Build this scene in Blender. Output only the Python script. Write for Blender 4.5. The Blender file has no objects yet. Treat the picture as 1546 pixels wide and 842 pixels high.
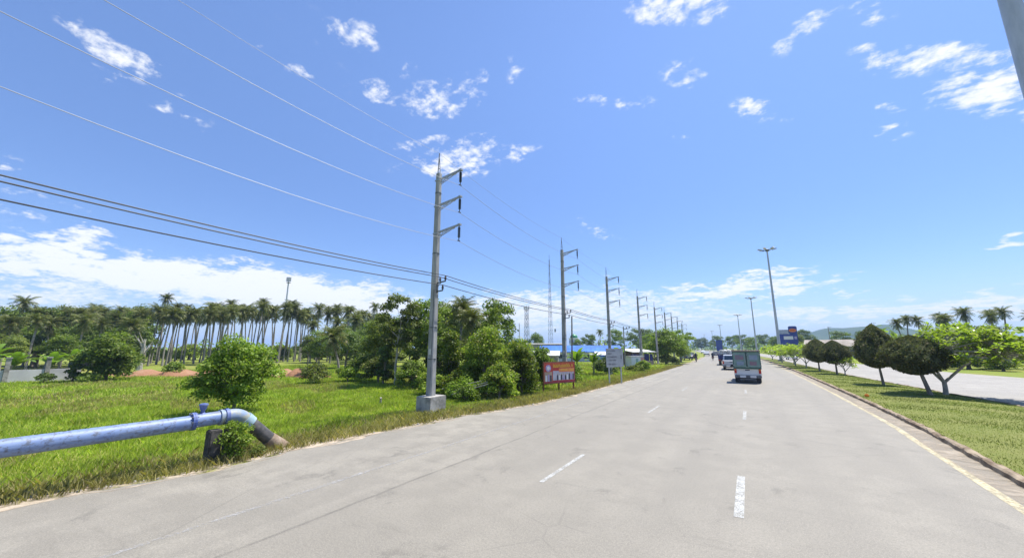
import bpy, bmesh, math, random
import numpy as np
from mathutils import Vector, Matrix

scene = bpy.context.scene
COL = scene.collection
R = math.radians

# ------------------------------------------------------------------ camera
cam_d = bpy.data.cameras.new('camera')
cam = bpy.data.objects.new('camera', cam_d)
COL.objects.link(cam)
scene.camera = cam
cam_d.sensor_width = 36.0
cam_d.lens = 36.0 * 560.0 / 1546.0
cam_d.clip_start = 0.1
cam_d.clip_end = 12000.0
cam.location = (0.0, 0.0, 2.5)
cam.rotation_euler = (R(90 + 10.52), 0.0, R(32.08))

# ------------------------------------------------------------------ sun, view
SUN = Vector((0.20, 0.38, 1.0)).normalized()
sun_d = bpy.data.lights.new('sun', 'SUN')
sun_d.energy = 4.6
sun_d.angle = R(0.53)
sun_d.color = (1.0, 0.96, 0.90)
sun = bpy.data.objects.new('sun', sun_d)
COL.objects.link(sun)
sun.rotation_euler = SUN.to_track_quat('Z', 'Y').to_euler()
sun.location = (30, 20, 80)
vs = scene.view_settings
vs.view_transform = 'Standard'
vs.look = 'None'
vs.exposure = 0.85
vs.gamma = 1.0
vs.use_curve_mapping = False

# ------------------------------------------------------------------ world: clear sky with scattered fair-weather cloud
# (azimuth, elevation, half-length, half-height, tilt, amount) of each cloud in the sky
CLOUDS = [
    (-0.141, 0.767, 0.0575, 0.0251, 2.9, 0.95), (-0.042, 0.737, 0.0679, 0.0275, 2.94, 0.85), (0.291, 0.599, 0.0283, 0.017, 2.88, 0.8), (0.189, 0.614, 0.0568, 0.0177, -2.87, 0.5),
    (0.152, 0.59, 0.0249, 0.0152, -3.1, 0.35), (0.405, 0.421, 0.0474, 0.0352, 3, 1.15), (0.361, 0.499, 0.044, 0.0234, 2.61, 0.95), (0.279, 0.519, 0.0387, 0.0167, 2.63, 0.6),
    (0.32, 0.513, 0.0289, 0.0175, 2.47, 0.6), (0.288, 0.4, 0.0164, 0.008, 2.8, 0.75), (0.289, 0.436, 0.0204, 0.0079, 2.8, 0.65), (0.081, 0.498, 0.0444, 0.0161, 2.57, 0.75),
    (-0.08, 0.633, 0.0391, 0.0176, 3.12, 0.65), (-0.23, 0.597, 0.0649, 0.017, 2.98, 0.75), (-0.334, 0.626, 0.0535, 0.0099, 2.97, 0.55), (-0.086, 0.503, 0.0222, 0.0072, 2.92, 0.5),
    (0.054, 0.604, 0.0173, 0.0096, 2.74, 0.4), (-1.448, 0.501, 0.0504, 0.0248, 2.73, 0.85), (-1.405, 0.496, 0.0311, 0.0165, 3.09, 0.7), (-1.15, 0.627, 0.0346, 0.0124, -2.95, 0.42),
    (-1.337, 0.448, 0.0411, 0.0111, -3, 0.4), (-1.034, 0.705, 0.0545, 0.0202, -3.1, 0.6), (-0.999, 0.734, 0.0272, 0.0109, -3.04, 0.7), (-0.947, 0.622, 0.0589, 0.0179, -3.04, 0.65),
    (-0.797, 0.621, 0.0485, 0.0319, -3.11, 0.8), (-0.715, 0.643, 0.0588, 0.034, -3.05, 0.6), (-0.556, 0.704, 0.0244, 0.0188, 3.14, 0.45), (-0.861, 0.677, 0.0188, 0.0119, -2.94, 0.45),
    (-0.657, 0.681, 0.02, 0.011, -3.08, 0.45), (-1.215, 0.636, 0.0194, 0.0068, -2.76, 0.35), (-0.7, 0.482, 0.1517, 0.0242, -2.99, 0.8), (-0.814, 0.522, 0.059, 0.0123, -2.86, 0.65),
    (-0.681, 0.506, 0.086, 0.0255, -3.09, 0.6), (-1.434, 0.188, 0.03, 0.0138, -2.82, 0.9), (-1.48, 0.16, 0.09, 0.0164, 3.12, 1), (-1.482, 0.129, 0.0811, 0.0109, -3.06, 0.85),
    (-1.339, 0.139, 0.1776, 0.028, 3.11, 1.15), (-1.127, 0.127, 0.2197, 0.0391, 3.12, 1.2), (-0.955, 0.102, 0.1683, 0.0295, 3.13, 1), (-1.469, 0.087, 0.1094, 0.0198, -3.03, 0.6),
    (-0.013, 0.137, 0.1526, 0.0137, -3.12, 0.85), (-0.083, 0.125, 0.1142, 0.0111, -3.13, 0.7), (0.092, 0.128, 0.0184, 0.0086, 3.05, 0.7), (0.182, 0.115, 0.0238, 0.0079, -3.12, 0.45),
    (0.391, 0.167, 0.0115, 0.0063, -3.1, 0.5), (0.054, 0.16, 0.0735, 0.0059, 3.12, 0.6), (0.146, 0.073, 0.312, 0.0135, 3.12, 0.6), (0.321, 0.064, 0.1172, 0.0135, -3.14, 0.75),
    (-0.512, 0.096, 0.3567, 0.046, -3.09, 0.7), (-0.207, 0.074, 0.2356, 0.0199, -3.13, 0.6), (-1.493, 0.244, 0.0624, 0.0131, 3.06, 0.35), (-1.526, 0.282, 0.0193, 0.0063, 3.09, 0.35),
    (-0.328, 0.302, 0.0709, 0.0239, 2.74, 0.3),
]

class NT:
    """Short-hand for wiring shader nodes."""
    def __init__(self, tree):
        self.t = tree
        tree.nodes.clear()
    def n(self, kind, **kw):
        nd = self.t.nodes.new(kind)
        for k, v in kw.items():
            setattr(nd, k, v)
        return nd
    def l(self, a, b):
        self.t.links.new(a, b)
    def put(self, sock, v):
        if hasattr(v, 'is_output'):
            self.l(v, sock)
        else:
            sock.default_value = v
    def m(self, op, a, b=None, c=None, clamp=False):
        nd = self.n('ShaderNodeMath', operation=op, use_clamp=clamp)
        self.put(nd.inputs[0], a)
        if b is not None: self.put(nd.inputs[1], b)
        if c is not None: self.put(nd.inputs[2], c)
        return nd.outputs[0]
    def vm(self, op, a, b=None):
        nd = self.n('ShaderNodeVectorMath', operation=op)
        self.put(nd.inputs[0], a)
        if b is not None: self.put(nd.inputs[1], b)
        return nd.outputs['Value'] if op in ('LENGTH', 'DOT_PRODUCT') else nd.outputs[0]
    def rng(self, v, a, b, c=0.0, d=1.0, smooth=True):
        nd = self.n('ShaderNodeMapRange', interpolation_type='SMOOTHSTEP' if smooth else 'LINEAR')
        self.put(nd.inputs[0], v)
        for i, q in enumerate((a, b, c, d)):
            self.put(nd.inputs[1 + i], q)
        return nd.outputs[0]
    def noise(self, vec, scale, detail=4.0, rough=0.55, dist=0.0):
        nd = self.n('ShaderNodeTexNoise')
        if vec is not None: self.l(vec, nd.inputs['Vector'])
        nd.inputs['Scale'].default_value = scale
        nd.inputs['Detail'].default_value = detail
        nd.inputs['Roughness'].default_value = rough
        nd.inputs['Distortion'].default_value = dist
        return nd.outputs['Fac']
    def mix(self, f, a, b, blend='MIX'):
        nd = self.n('ShaderNodeMix', data_type='RGBA', blend_type=blend)
        self.put(nd.inputs[0], f)
        for s, v in ((nd.inputs[6], a), (nd.inputs[7], b)):
            self.put(s, v if hasattr(v, 'is_output') else (tuple(v) + (1.0,))[:4])
        return nd.outputs[2]
    def mapping(self, vec, loc=(0, 0, 0), rot=(0, 0, 0), scale=(1, 1, 1), kind='POINT'):
        nd = self.n('ShaderNodeMapping', vector_type=kind)
        self.l(vec, nd.inputs[0])
        nd.inputs[1].default_value = loc
        nd.inputs[2].default_value = rot
        nd.inputs[3].default_value = scale
        return nd.outputs[0]

world = bpy.data.worlds.new('World')
scene.world = world
world.use_nodes = True
W = NT(world.node_tree)
sky = W.n('ShaderNodeTexSky', sky_type='NISHITA')
sky.sun_disc = False
sky.sun_elevation = math.asin(SUN.z)
sky.sun_rotation = math.atan2(SUN.x, SUN.y)
sky.altitude = 0.0
sky.air_density = 1.0
sky.dust_density = 0.15
sky.ozone_density = 2.5
geo = W.n('ShaderNodeTexCoord')
dirv = geo.outputs['Generated']
sep = W.n('ShaderNodeSeparateXYZ')
W.l(dirv, sep.inputs[0])
az = W.m('ARCTAN2', sep.outputs[0], sep.outputs[1])
el = W.m('ARCSINE', W.m('MINIMUM', W.m('MAXIMUM', sep.outputs[2], -0.99), 0.99))
ae = W.n('ShaderNodeCombineXYZ')
W.l(az, ae.inputs[0]); W.l(el, ae.inputs[1])
zz = W.m('ADD', W.m('MAXIMUM', sep.outputs[2], 0.0), 0.16)
pl = W.n('ShaderNodeCombineXYZ')
W.l(W.m('DIVIDE', sep.outputs[0], zz), pl.inputs[0])
W.l(W.m('DIVIDE', sep.outputs[1], zz), pl.inputs[1])
warp = W.n('ShaderNodeTexNoise')
W.l(pl.outputs[0], warp.inputs['Vector'])
warp.inputs['Scale'].default_value = 5.0
warp.inputs['Detail'].default_value = 3.0
wv = W.vm('SCALE', W.vm('SUBTRACT', warp.outputs['Color'], (0.5, 0.5, 0.5)))
wv.node.inputs['Scale'].default_value = 0.10
ae_w = W.vm('ADD', ae.outputs[0], wv)
mask = None
for (a0, e0, sx, sy, tilt, amt) in CLOUDS:
    q = W.mapping(ae_w, (a0, e0, 0), (0, 0, tilt), (sx * 2.0, sy * 1.9, 1), 'TEXTURE')
    q2 = W.n('ShaderNodeSeparateXYZ'); W.l(q, q2.inputs[0])
    cc = W.n('ShaderNodeCombineXYZ'); W.l(q2.outputs[0], cc.inputs[0]); W.l(q2.outputs[1], cc.inputs[1])
    g = W.rng(W.vm('LENGTH', cc.outputs[0]), 1.0, 0.0, 0.0, amt * (1.2 if e0 < 0.22 else 1.05))
    mask = g if mask is None else W.m('MAXIMUM', mask, g)
# thin broken cover everywhere else in the sky
field = W.noise(pl.outputs[0], 0.9, 3.0, 0.5)
mask = W.m('MAXIMUM', mask, W.rng(field, 0.60, 0.80, 0.0, 0.55))
fine = W.noise(pl.outputs[0], 11.0, 9.0, 0.62, 0.3)
streak = W.noise(W.mapping(pl.outputs[0], rot=(0, 0, 0.5), scale=(1.0, 3.5, 1)), 5.0, 6.0, 0.6, 0.2)
tex = W.m('ADD', W.m('MULTIPLY', fine, 0.65), W.m('MULTIPLY', streak, 0.35))
tiny = W.noise(pl.outputs[0], 34.0, 5.0, 0.6)
high = W.rng(el, 0.12, 0.42)
tex = W.m('ADD', W.m('MULTIPLY', tex, 0.72), W.m('MULTIPLY', tiny, 0.28))
amp = W.m('ADD', 3.7, W.m('MULTIPLY', high, 3.9))
dens = W.m('ADD', mask, W.m('MULTIPLY', W.m('SUBTRACT', tex, 0.515), amp))
dens = W.m('MULTIPLY', dens, W.rng(mask, 0.02, 0.25))
cloud = W.rng(dens, 0.05, W.m('ADD', 0.90, W.m('MULTIPLY', high, 0.40)))
# low haze band over the horizon
hz = W.rng(el, 0.22, -0.02, 0.0, 1.0)
hz = W.m('MULTIPLY', W.m('POWER', hz, 1.6), W.rng(streak, 0.2, 0.8, 0.55, 1.0))
SKY_K = 0.11
tint = W.mix(1.0, sky.outputs[0], W.mix(W.rng(el, 0.15, 0.75), (0.62, 0.70, 0.90), (0.91, 0.97, 1.13)), 'MULTIPLY')
hsv = W.n('ShaderNodeHueSaturation')
hsv.inputs['Saturation'].default_value = 1.0
hsv.inputs['Value'].default_value = 1.0
W.l(tint, hsv.inputs['Color'])
col = W.mix(W.m('MULTIPLY', hz, 0.70), hsv.outputs[0], (3.55, 3.75, 4.25))
col = W.mix(W.m('MULTIPLY', cloud, 0.95), col, (5.5, 5.6, 5.8))
bg = W.n('ShaderNodeBackground')
bg.inputs['Strength'].default_value = SKY_K
W.l(col, bg.inputs['Color'])
wo = W.n('ShaderNodeOutputWorld')
W.l(bg.outputs[0], wo.inputs['Surface'])
world.cycles.sampling_method = 'MANUAL'
world.cycles.sample_map_resolution = 256

# ------------------------------------------------------------------ materials
def principled(name):
    m = bpy.data.materials.new(name)
    m.use_nodes = True
    t = NT(m.node_tree)
    p = t.n('ShaderNodeBsdfPrincipled')
    o = t.n('ShaderNodeOutputMaterial')
    t.l(p.outputs[0], o.inputs['Surface'])
    return m, t, p, o

def mat(name, c, rough=0.7, c2=None, scale=4.0, detail=5.0, lo=0.35, hi=0.7, metal=0.0, bump=0.0, bscale=40.0, spec=0.4, stretch=(1, 1, 1)):
    m, t, p, o = principled(name)
    p.inputs['Roughness'].default_value = rough
    p.inputs['Metallic'].default_value = metal
    p.inputs['Specular IOR Level'].default_value = spec
    tc = t.n('ShaderNodeTexCoord')
    v = t.mapping(tc.outputs['Object'], scale=stretch)
    if c2 is not None:
        f = t.rng(t.noise(v, scale, detail, 0.62), lo, hi)
        t.l(t.mix(f, c, c2), p.inputs['Base Color'])
    else:
        p.inputs['Base Color'].default_value = tuple(c) + (1.0,)
    if bump:
        b = t.n('ShaderNodeBump')
        b.inputs['Strength'].default_value = bump
        b.inputs['Distance'].default_value = 0.02
        t.l(t.noise(v, bscale, 4.0, 0.6), b.inputs['Height'])
        t.l(b.outputs[0], p.inputs['Normal'])
    return m

def leaf_mat(name, c1, c2, c3=None, trans=0.46, rough=0.5, vary=0.25):
    """Leaves: each leaf (mesh island) takes its own tone between two or three greens."""
    m, t, p, o = principled(name)
    g = t.n('ShaderNodeNewGeometry')
    f = g.outputs['Random Per Island']
    cr = t.n('ShaderNodeValToRGB')
    e = cr.color_ramp.elements
    e[0].color = tuple(c1) + (1,)
    e[1].color = tuple(c2) + (1,)
    e[1].position = 0.86 if c3 else 1.0
    if c3:
        x = e.new(0.97); x.color = tuple(c3) + (1,)
    t.l(f, cr.inputs[0])
    oi = t.n('ShaderNodeObjectInfo')
    tc = t.n('ShaderNodeTexCoord')
    patch = t.noise(tc.outputs['Object'], 0.9, 2.0, 0.5)
    k = t.m('ADD', t.rng(patch, 0.3, 0.7, 1 - vary, 1 + vary), t.m('MULTIPLY', t.m('SUBTRACT', oi.outputs['Random'], 0.5), 2 * vary))
    vv = t.n('ShaderNodeHueSaturation')
    t.l(k, vv.inputs['Value'])
    t.l(cr.outputs[0], vv.inputs['Color'])
    t.l(vv.outputs[0], p.inputs['Base Color'])
    p.inputs['Roughness'].default_value = rough
    p.inputs['Specular IOR Level'].default_value = 0.22
    tr = t.n('ShaderNodeBsdfTranslucent')
    wm = t.mix(1.0, vv.outputs[0], (1.15, 1.25, 0.5), 'MULTIPLY')
    t.l(wm, tr.inputs['Color'])
    mx = t.n('ShaderNodeMixShader')
    mx.inputs[0].default_value = trans
    t.l(p.outputs[0], mx.inputs[1]); t.l(tr.outputs[0], mx.inputs[2])
    t.l(mx.outputs[0], o.inputs['Surface'])
    return m

M = {}
M['leaf_mid'] = leaf_mat('leaf_mid', (0.095, 0.150, 0.026), (0.210, 0.285, 0.050), (0.30, 0.33, 0.09))
M['leaf_dark'] = leaf_mat('leaf_dark', (0.072, 0.112, 0.028), (0.145, 0.205, 0.048), (0.22, 0.26, 0.08), trans=0.4)
M['leaf_fresh'] = leaf_mat('leaf_fresh', (0.115, 0.190, 0.022), (0.235, 0.330, 0.040), (0.32, 0.37, 0.08), trans=0.4)
M['leaf_olive'] = leaf_mat('leaf_olive', (0.110, 0.145, 0.036), (0.205, 0.245, 0.062), (0.27, 0.26, 0.09))
M['leaf_vine'] = leaf_mat('leaf_vine', (0.090, 0.150, 0.020), (0.250, 0.320, 0.040), (0.36, 0.31, 0.09), vary=0.35)
M['leaf_topiary'] = leaf_mat('leaf_topiary', (0.075, 0.090, 0.036), (0.155, 0.165, 0.066), (0.26, 0.20, 0.11), trans=0.36, rough=0.85)
M['leaf_plumeria'] = leaf_mat('leaf_plumeria', (0.165, 0.245, 0.030), (0.300, 0.390, 0.060), (0.42, 0.45, 0.20), trans=0.5, rough=0.35)
M['leaf_palm'] = leaf_mat('leaf_palm', (0.065, 0.092, 0.024), (0.165, 0.180, 0.050), (0.30, 0.24, 0.10), trans=0.28, rough=0.42)
M['leaf_banana'] = leaf_mat('leaf_banana', (0.11, 0.20, 0.022), (0.19, 0.30, 0.04), (0.30, 0.30, 0.07), trans=0.4, rough=0.4)
M['grass_field'] = leaf_mat('grass_field', (0.175, 0.255, 0.028), (0.345, 0.430, 0.060), (0.46, 0.41, 0.17), trans=0.4)
M['grass_dry'] = leaf_mat('grass_dry', (0.20, 0.20, 0.055), (0.36, 0.31, 0.13), (0.46, 0.38, 0.21), trans=0.3)
M['grass_turf'] = leaf_mat('grass_turf', (0.170, 0.215, 0.050), (0.290, 0.335, 0.085), (0.37, 0.37, 0.15), trans=0.35)
M['bark'] = mat('bark', (0.16, 0.13, 0.10), 0.9, (0.30, 0.26, 0.21), 6, bump=0.4, bscale=18, stretch=(1, 1, 0.3))
M['bark_pale'] = mat('bark_pale', (0.30, 0.27, 0.23), 0.9, (0.46, 0.43, 0.38), 5, bump=0.3, bscale=18)
M['bark_palm'] = mat('bark_palm', (0.20, 0.175, 0.15), 0.9, (0.38, 0.35, 0.31), 4, bump=0.4, bscale=8, stretch=(0.3, 0.3, 2.0))
M['concrete'] = mat('concrete', (0.20, 0.19, 0.165), 0.9, (0.44, 0.42, 0.38), 3.2, detail=8, lo=0.3, hi=0.65, bump=0.3, bscale=24)
M['concrete_pole'] = mat('concrete_pole', (0.25, 0.25, 0.235), 0.85, (0.40, 0.395, 0.37), 3.5, bump=0.08, bscale=30, stretch=(1, 1, 0.25))
M['concrete_old'] = mat('concrete_old', (0.20, 0.185, 0.16), 0.9, (0.42, 0.40, 0.36), 3.5, bump=0.25, bscale=22)
M['concrete_black'] = mat('concrete_black', (0.035, 0.033, 0.030), 0.9, (0.12, 0.11, 0.095), 5, bump=0.4, bscale=16)
M['steel'] = mat('steel', (0.34, 0.36, 0.36), 0.5, (0.46, 0.47, 0.46), 9, metal=0.5)
M['steel_dark'] = mat('steel_dark', (0.10, 0.11, 0.115), 0.6, (0.19, 0.20, 0.20), 8, metal=0.3)
M['galv'] = mat('galv', (0.40, 0.42, 0.43), 0.48, (0.55, 0.56, 0.56), 3, metal=0.35, stretch=(1, 1, 0.2))
M['insulator'] = mat('insulator', (0.035, 0.042, 0.050), 0.35)
M['porcelain'] = mat('porcelain', (0.06, 0.045, 0.04), 0.3)
M['wire'] = mat('wire', (0.30, 0.31, 0.33), 0.55, metal=0.4)
M['cable'] = mat('cable', (0.055, 0.06, 0.065), 0.6)
M['rust'] = mat('rust', (0.16, 0.07, 0.035), 0.9, (0.30, 0.15, 0.08), 8)
M['white'] = mat('white', (0.72, 0.72, 0.70), 0.4, (0.80, 0.80, 0.79), 3)
M['black'] = mat('black', (0.02, 0.02, 0.022), 0.6)
M['rubber'] = mat('rubber', (0.022, 0.022, 0.024), 0.8, (0.05, 0.048, 0.045), 9)
M['chrome'] = mat('chrome', (0.6, 0.6, 0.6), 0.2, metal=1.0)
M['red_light'] = mat('red_light', (0.50, 0.02, 0.015), 0.25)
M['amber'] = mat('amber', (0.75, 0.25, 0.02), 0.3)
M['car_white'] = mat('car_white', (0.68, 0.68, 0.68), 0.28, (0.75, 0.75, 0.74), 1.5, spec=0.6)
M['car_silver'] = mat('car_silver', (0.40, 0.42, 0.45), 0.3, (0.48, 0.50, 0.52), 1.5, metal=0.4)
M['car_dark'] = mat('car_dark', (0.03, 0.035, 0.05), 0.25, spec=0.6)
M['car_blue'] = mat('car_blue', (0.03, 0.06, 0.20), 0.3)
M['glass_dark'] = mat('glass_dark', (0.03, 0.05, 0.075), 0.08, spec=0.7)
M['blue_sheet'] = mat('blue_sheet', (0.03, 0.12, 0.55), 0.45, (0.05, 0.19, 0.68), 0.5)
M['navy'] = mat('navy', (0.012, 0.018, 0.10), 0.5, (0.025, 0.035, 0.17), 1.0)
M['tin'] = mat('tin', (0.45, 0.44, 0.42), 0.5, (0.62, 0.61, 0.58), 1.2, metal=0.2)
M['tin_rusty'] = mat('tin_rusty', (0.20, 0.165, 0.13), 0.75, (0.33, 0.29, 0.24), 0.8)
M['skin'] = mat('skin', (0.32, 0.19, 0.12), 0.6)
M['cloth_dark'] = mat('cloth_dark', (0.03, 0.035, 0.05), 0.9, (0.06, 0.065, 0.08), 5)
M['cloth_pale'] = mat('cloth_pale', (0.45, 0.45, 0.48), 0.9)
M['red_paint'] = mat('red_paint', (0.42, 0.035, 0.03), 0.6)
M['orange'] = mat('orange', (0.80, 0.22, 0.02), 0.6)

# ------------------------------------------------------------------ mesh helpers
class MB:
    """Collects verts and faces; build() links them as one mesh object."""
    def __init__(self):
        self.v = []; self.f = []; self.mi = []
        self.cur = 0
    def add(self, vs_, fs_):
        o = len(self.v)
        self.v += [tuple(p) for p in vs_]
        self.f += [tuple(i + o for i in f) for f in fs_]
        self.mi += [self.cur] * len(fs_)
        return self
    def box(self, c, s, rot=None, taper=1.0):
        hx, hy, hz = s[0] / 2, s[1] / 2, s[2] / 2
        P = []
        for z in (-1, 1):
            k = taper if z > 0 else 1.0
            for x, y in ((-1, -1), (1, -1), (1, 1), (-1, 1)):
                p = Vector((x * hx * k, y * hy * k, z * hz))
                if rot is not None: p = rot @ p
                P.append(p + Vector(c))
        return self.add(P, [(3, 2, 1, 0), (4, 5, 6, 7), (0, 1, 5, 4), (1, 2, 6, 5), (2, 3, 7, 6), (3, 0, 4, 7)])
    def cbox(self, c, s, b=0.02):
        """Box with chamfered edges."""
        bm = bmesh.new()
        bmesh.ops.create_cube(bm, size=1.0)
        bmesh.ops.scale(bm, vec=s, verts=bm.verts)
        bmesh.ops.bevel(bm, geom=list(bm.edges), offset=b, segments=2, affect='EDGES')
        bmesh.ops.translate(bm, vec=c, verts=bm.verts)
        bm.verts.index_update()
        self.add([v.co[:] for v in bm.verts], [[v.index for v in f.verts] for f in bm.faces])
        bm.free()
        return self
    def bar(self, a, b, w, h=None):
        a, b = Vector(a), Vector(b)
        d = b - a
        q = d.to_track_quat('Y', 'Z').to_matrix()
        return self.box((a + b) / 2, (w, d.length, h or w), q)
    def tube(self, pts, rad, n=8, caps=True):
        pts = [Vector(p) for p in pts]
        if not hasattr(rad, '__len__'): rad = [rad] * len(pts)
        V, F = [], []
        up = Vector((0.013, 0.021, 1.0))
        prev = None
        for i, p in enumerate(pts):
            d = (pts[min(i + 1, len(pts) - 1)] - pts[max(i - 1, 0)]).normalized()
            if prev is None:
                x = d.cross(up)
                if x.length < 0.05: x = d.cross(Vector((1, 0, 0)))
            else:
                x = prev - d * prev.dot(d)
            x.normalize(); prev = x
            y = d.cross(x)
            for k in range(n):
                a = 2 * math.pi * k / n
                V.append(p + (x * math.cos(a) + y * math.sin(a)) * rad[i])
        for i in range(len(pts) - 1):
            for k in range(n):
                k2 = (k + 1) % n
                F.append((i * n + k2, i * n + k, (i + 1) * n + k, (i + 1) * n + k2))
        if caps:
            F.append(tuple(range(n)))
            F.append(tuple(reversed(range((len(pts) - 1) * n, len(pts) * n))))
        return self.add(V, F)
    def lathe(self, c, prof, n=12, axis='Z'):
        V, F = [], []
        for r, z in prof:
            for k in range(n):
                a = 2 * math.pi * k / n
                p = (r * math.cos(a), r * math.sin(a), z)
                if axis == 'X': p = (p[2], p[0], p[1])
                if axis == 'Y': p = (p[1], p[2], p[0])
                V.append((p[0] + c[0], p[1] + c[1], p[2] + c[2]))
        for i in range(len(prof) - 1):
            for k in range(n):
                k2 = (k + 1) % n
                F.append((i * n + k, i * n + k2, (i + 1) * n + k2, (i + 1) * n + k))
        F.append(tuple(reversed(range(n))))
        F.append(tuple(range((len(prof) - 1) * n, len(prof) * n)))
        return self.add(V, F)
    def prism(self, poly, x0, x1):
        """poly is a list of (y, z); extruded along x."""
        n = len(poly)
        V = [(x0, y, z) for y, z in poly] + [(x1, y, z) for y, z in poly]
        F = [tuple(range(n)), tuple(reversed(range(n, 2 * n)))]
        F += [(i, i + n, (i + 1) % n + n, (i + 1) % n) for i in range(n)]
        return self.add(V, F)
    def mesh(self, name, mats, smooth=False):
        me = bpy.data.meshes.new(name)
        me.from_pydata(self.v, [], self.f)
        if not isinstance(mats, (list, tuple)): mats = [mats]
        for m_ in mats: me.materials.append(m_)
        if len(mats) > 1: me.polygons.foreach_set('material_index', self.mi)
        bm = bmesh.new(); bm.from_mesh(me)
        bmesh.ops.recalc_face_normals(bm, faces=bm.faces)
        bm.to_mesh(me); bm.free()
        if smooth:
            me.polygons.foreach_set('use_smooth', [True] * len(me.polygons))
            try: me.set_sharp_from_angle(angle=R(40))
            except Exception: pass
        me.update()
        return me
    def build(self, name, mats, parent=None, smooth=False, loc=None):
        o = bpy.data.objects.new(name, self.mesh(name, mats, smooth))
        COL.objects.link(o)
        if parent is not None: o.parent = parent
        if loc is not None: o.location = loc
        return o

def np_mesh(name, V, F, m_):
    """Mesh of same-sized polygons straight from numpy arrays."""
    me = bpy.data.meshes.new(name)
    n, k = F.shape
    me.vertices.add(len(V)); me.vertices.foreach_set('co', np.ascontiguousarray(V, np.float32).ravel())
    me.loops.add(n * k); me.loops.foreach_set('vertex_index', np.ascontiguousarray(F, np.int32).ravel())
    me.polygons.add(n)
    me.polygons.foreach_set('loop_start', np.arange(0, n * k, k, dtype=np.int32))
    me.polygons.foreach_set('loop_total', np.full(n, k, np.int32))
    me.materials.append(m_)
    me.update(calc_edges=True)
    return me

def link(name, me, parent=None, loc=None):
    o = bpy.data.objects.new(name, me)
    COL.objects.link(o)
    if parent is not None: o.parent = parent
    if loc is not None: o.location = loc
    return o

def thing(name, label, cat, loc=(0, 0, 0), rz=0.0, group=None, scale=None):
    o = bpy.data.objects.new(name, None)
    o.empty_display_size = 0.2
    COL.objects.link(o)
    o.location = loc
    o.rotation_euler = (0, 0, rz)
    if scale is not None: o.scale = scale if hasattr(scale, '__len__') else (scale,) * 3
    return tag(o, label, cat, group)

def tag(o, label, cat, group=None):
    o['label'] = label
    o['category'] = cat
    if group: o['group'] = group
    return o

def struct(o):
    o['kind'] = 'structure'
    return o

def stuff(o, label=None, cat=None):
    o['kind'] = 'stuff'
    if label: o['label'] = label
    if cat: o['category'] = cat
    return o

def copy_tree(o, parent=None):
    c = o.copy()
    COL.objects.link(c)
    c.parent = parent
    for ch in list(o.children):
        copy_tree(ch, c)
    return c

def off(y):
    """Sideways drift of the road, which bends gently left with distance."""
    y = np.asarray(y, float)
    r = np.where(y < 20, 0.0, np.where(y < 220, -0.00033 * (y - 20) ** 2, -13.2 - 0.132 * (y - 220)))
    return r
def offs(y): return float(off(y))

# ================================================================== SETTING
rs = np.random.default_rng(11)

def worn(name, c, keep_lo, keep_hi, scale=6.0, rough=0.85, c2=None, edge=None):
    """A thin layer (paint, dust) that has worn through in patches."""
    m, t, p, o = principled(name)
    g = t.n('ShaderNodeNewGeometry')
    n1 = t.noise(g.outputs['Position'], scale, 7.0, 0.68)
    n2 = t.noise(g.outputs['Position'], scale * 0.12, 3.0, 0.5)
    k = t.rng(t.m('ADD', t.m('MULTIPLY', n1, 0.7), t.m('MULTIPLY', n2, 0.3)), keep_lo, keep_hi)
    if c2: t.l(t.mix(t.rng(n1, 0.3, 0.7), c, c2), p.inputs['Base Color'])
    else: p.inputs['Base Color'].default_value = tuple(c) + (1,)
    p.inputs['Roughness'].default_value = rough
    tr = t.n('ShaderNodeBsdfTransparent')
    mx = t.n('ShaderNodeMixShader')
    t.l(k, mx.inputs[0]); t.l(tr.outputs[0], mx.inputs[1]); t.l(p.outputs[0], mx.inputs[2])
    t.l(mx.outputs[0], o.inputs['Surface'])
    return m

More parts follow.
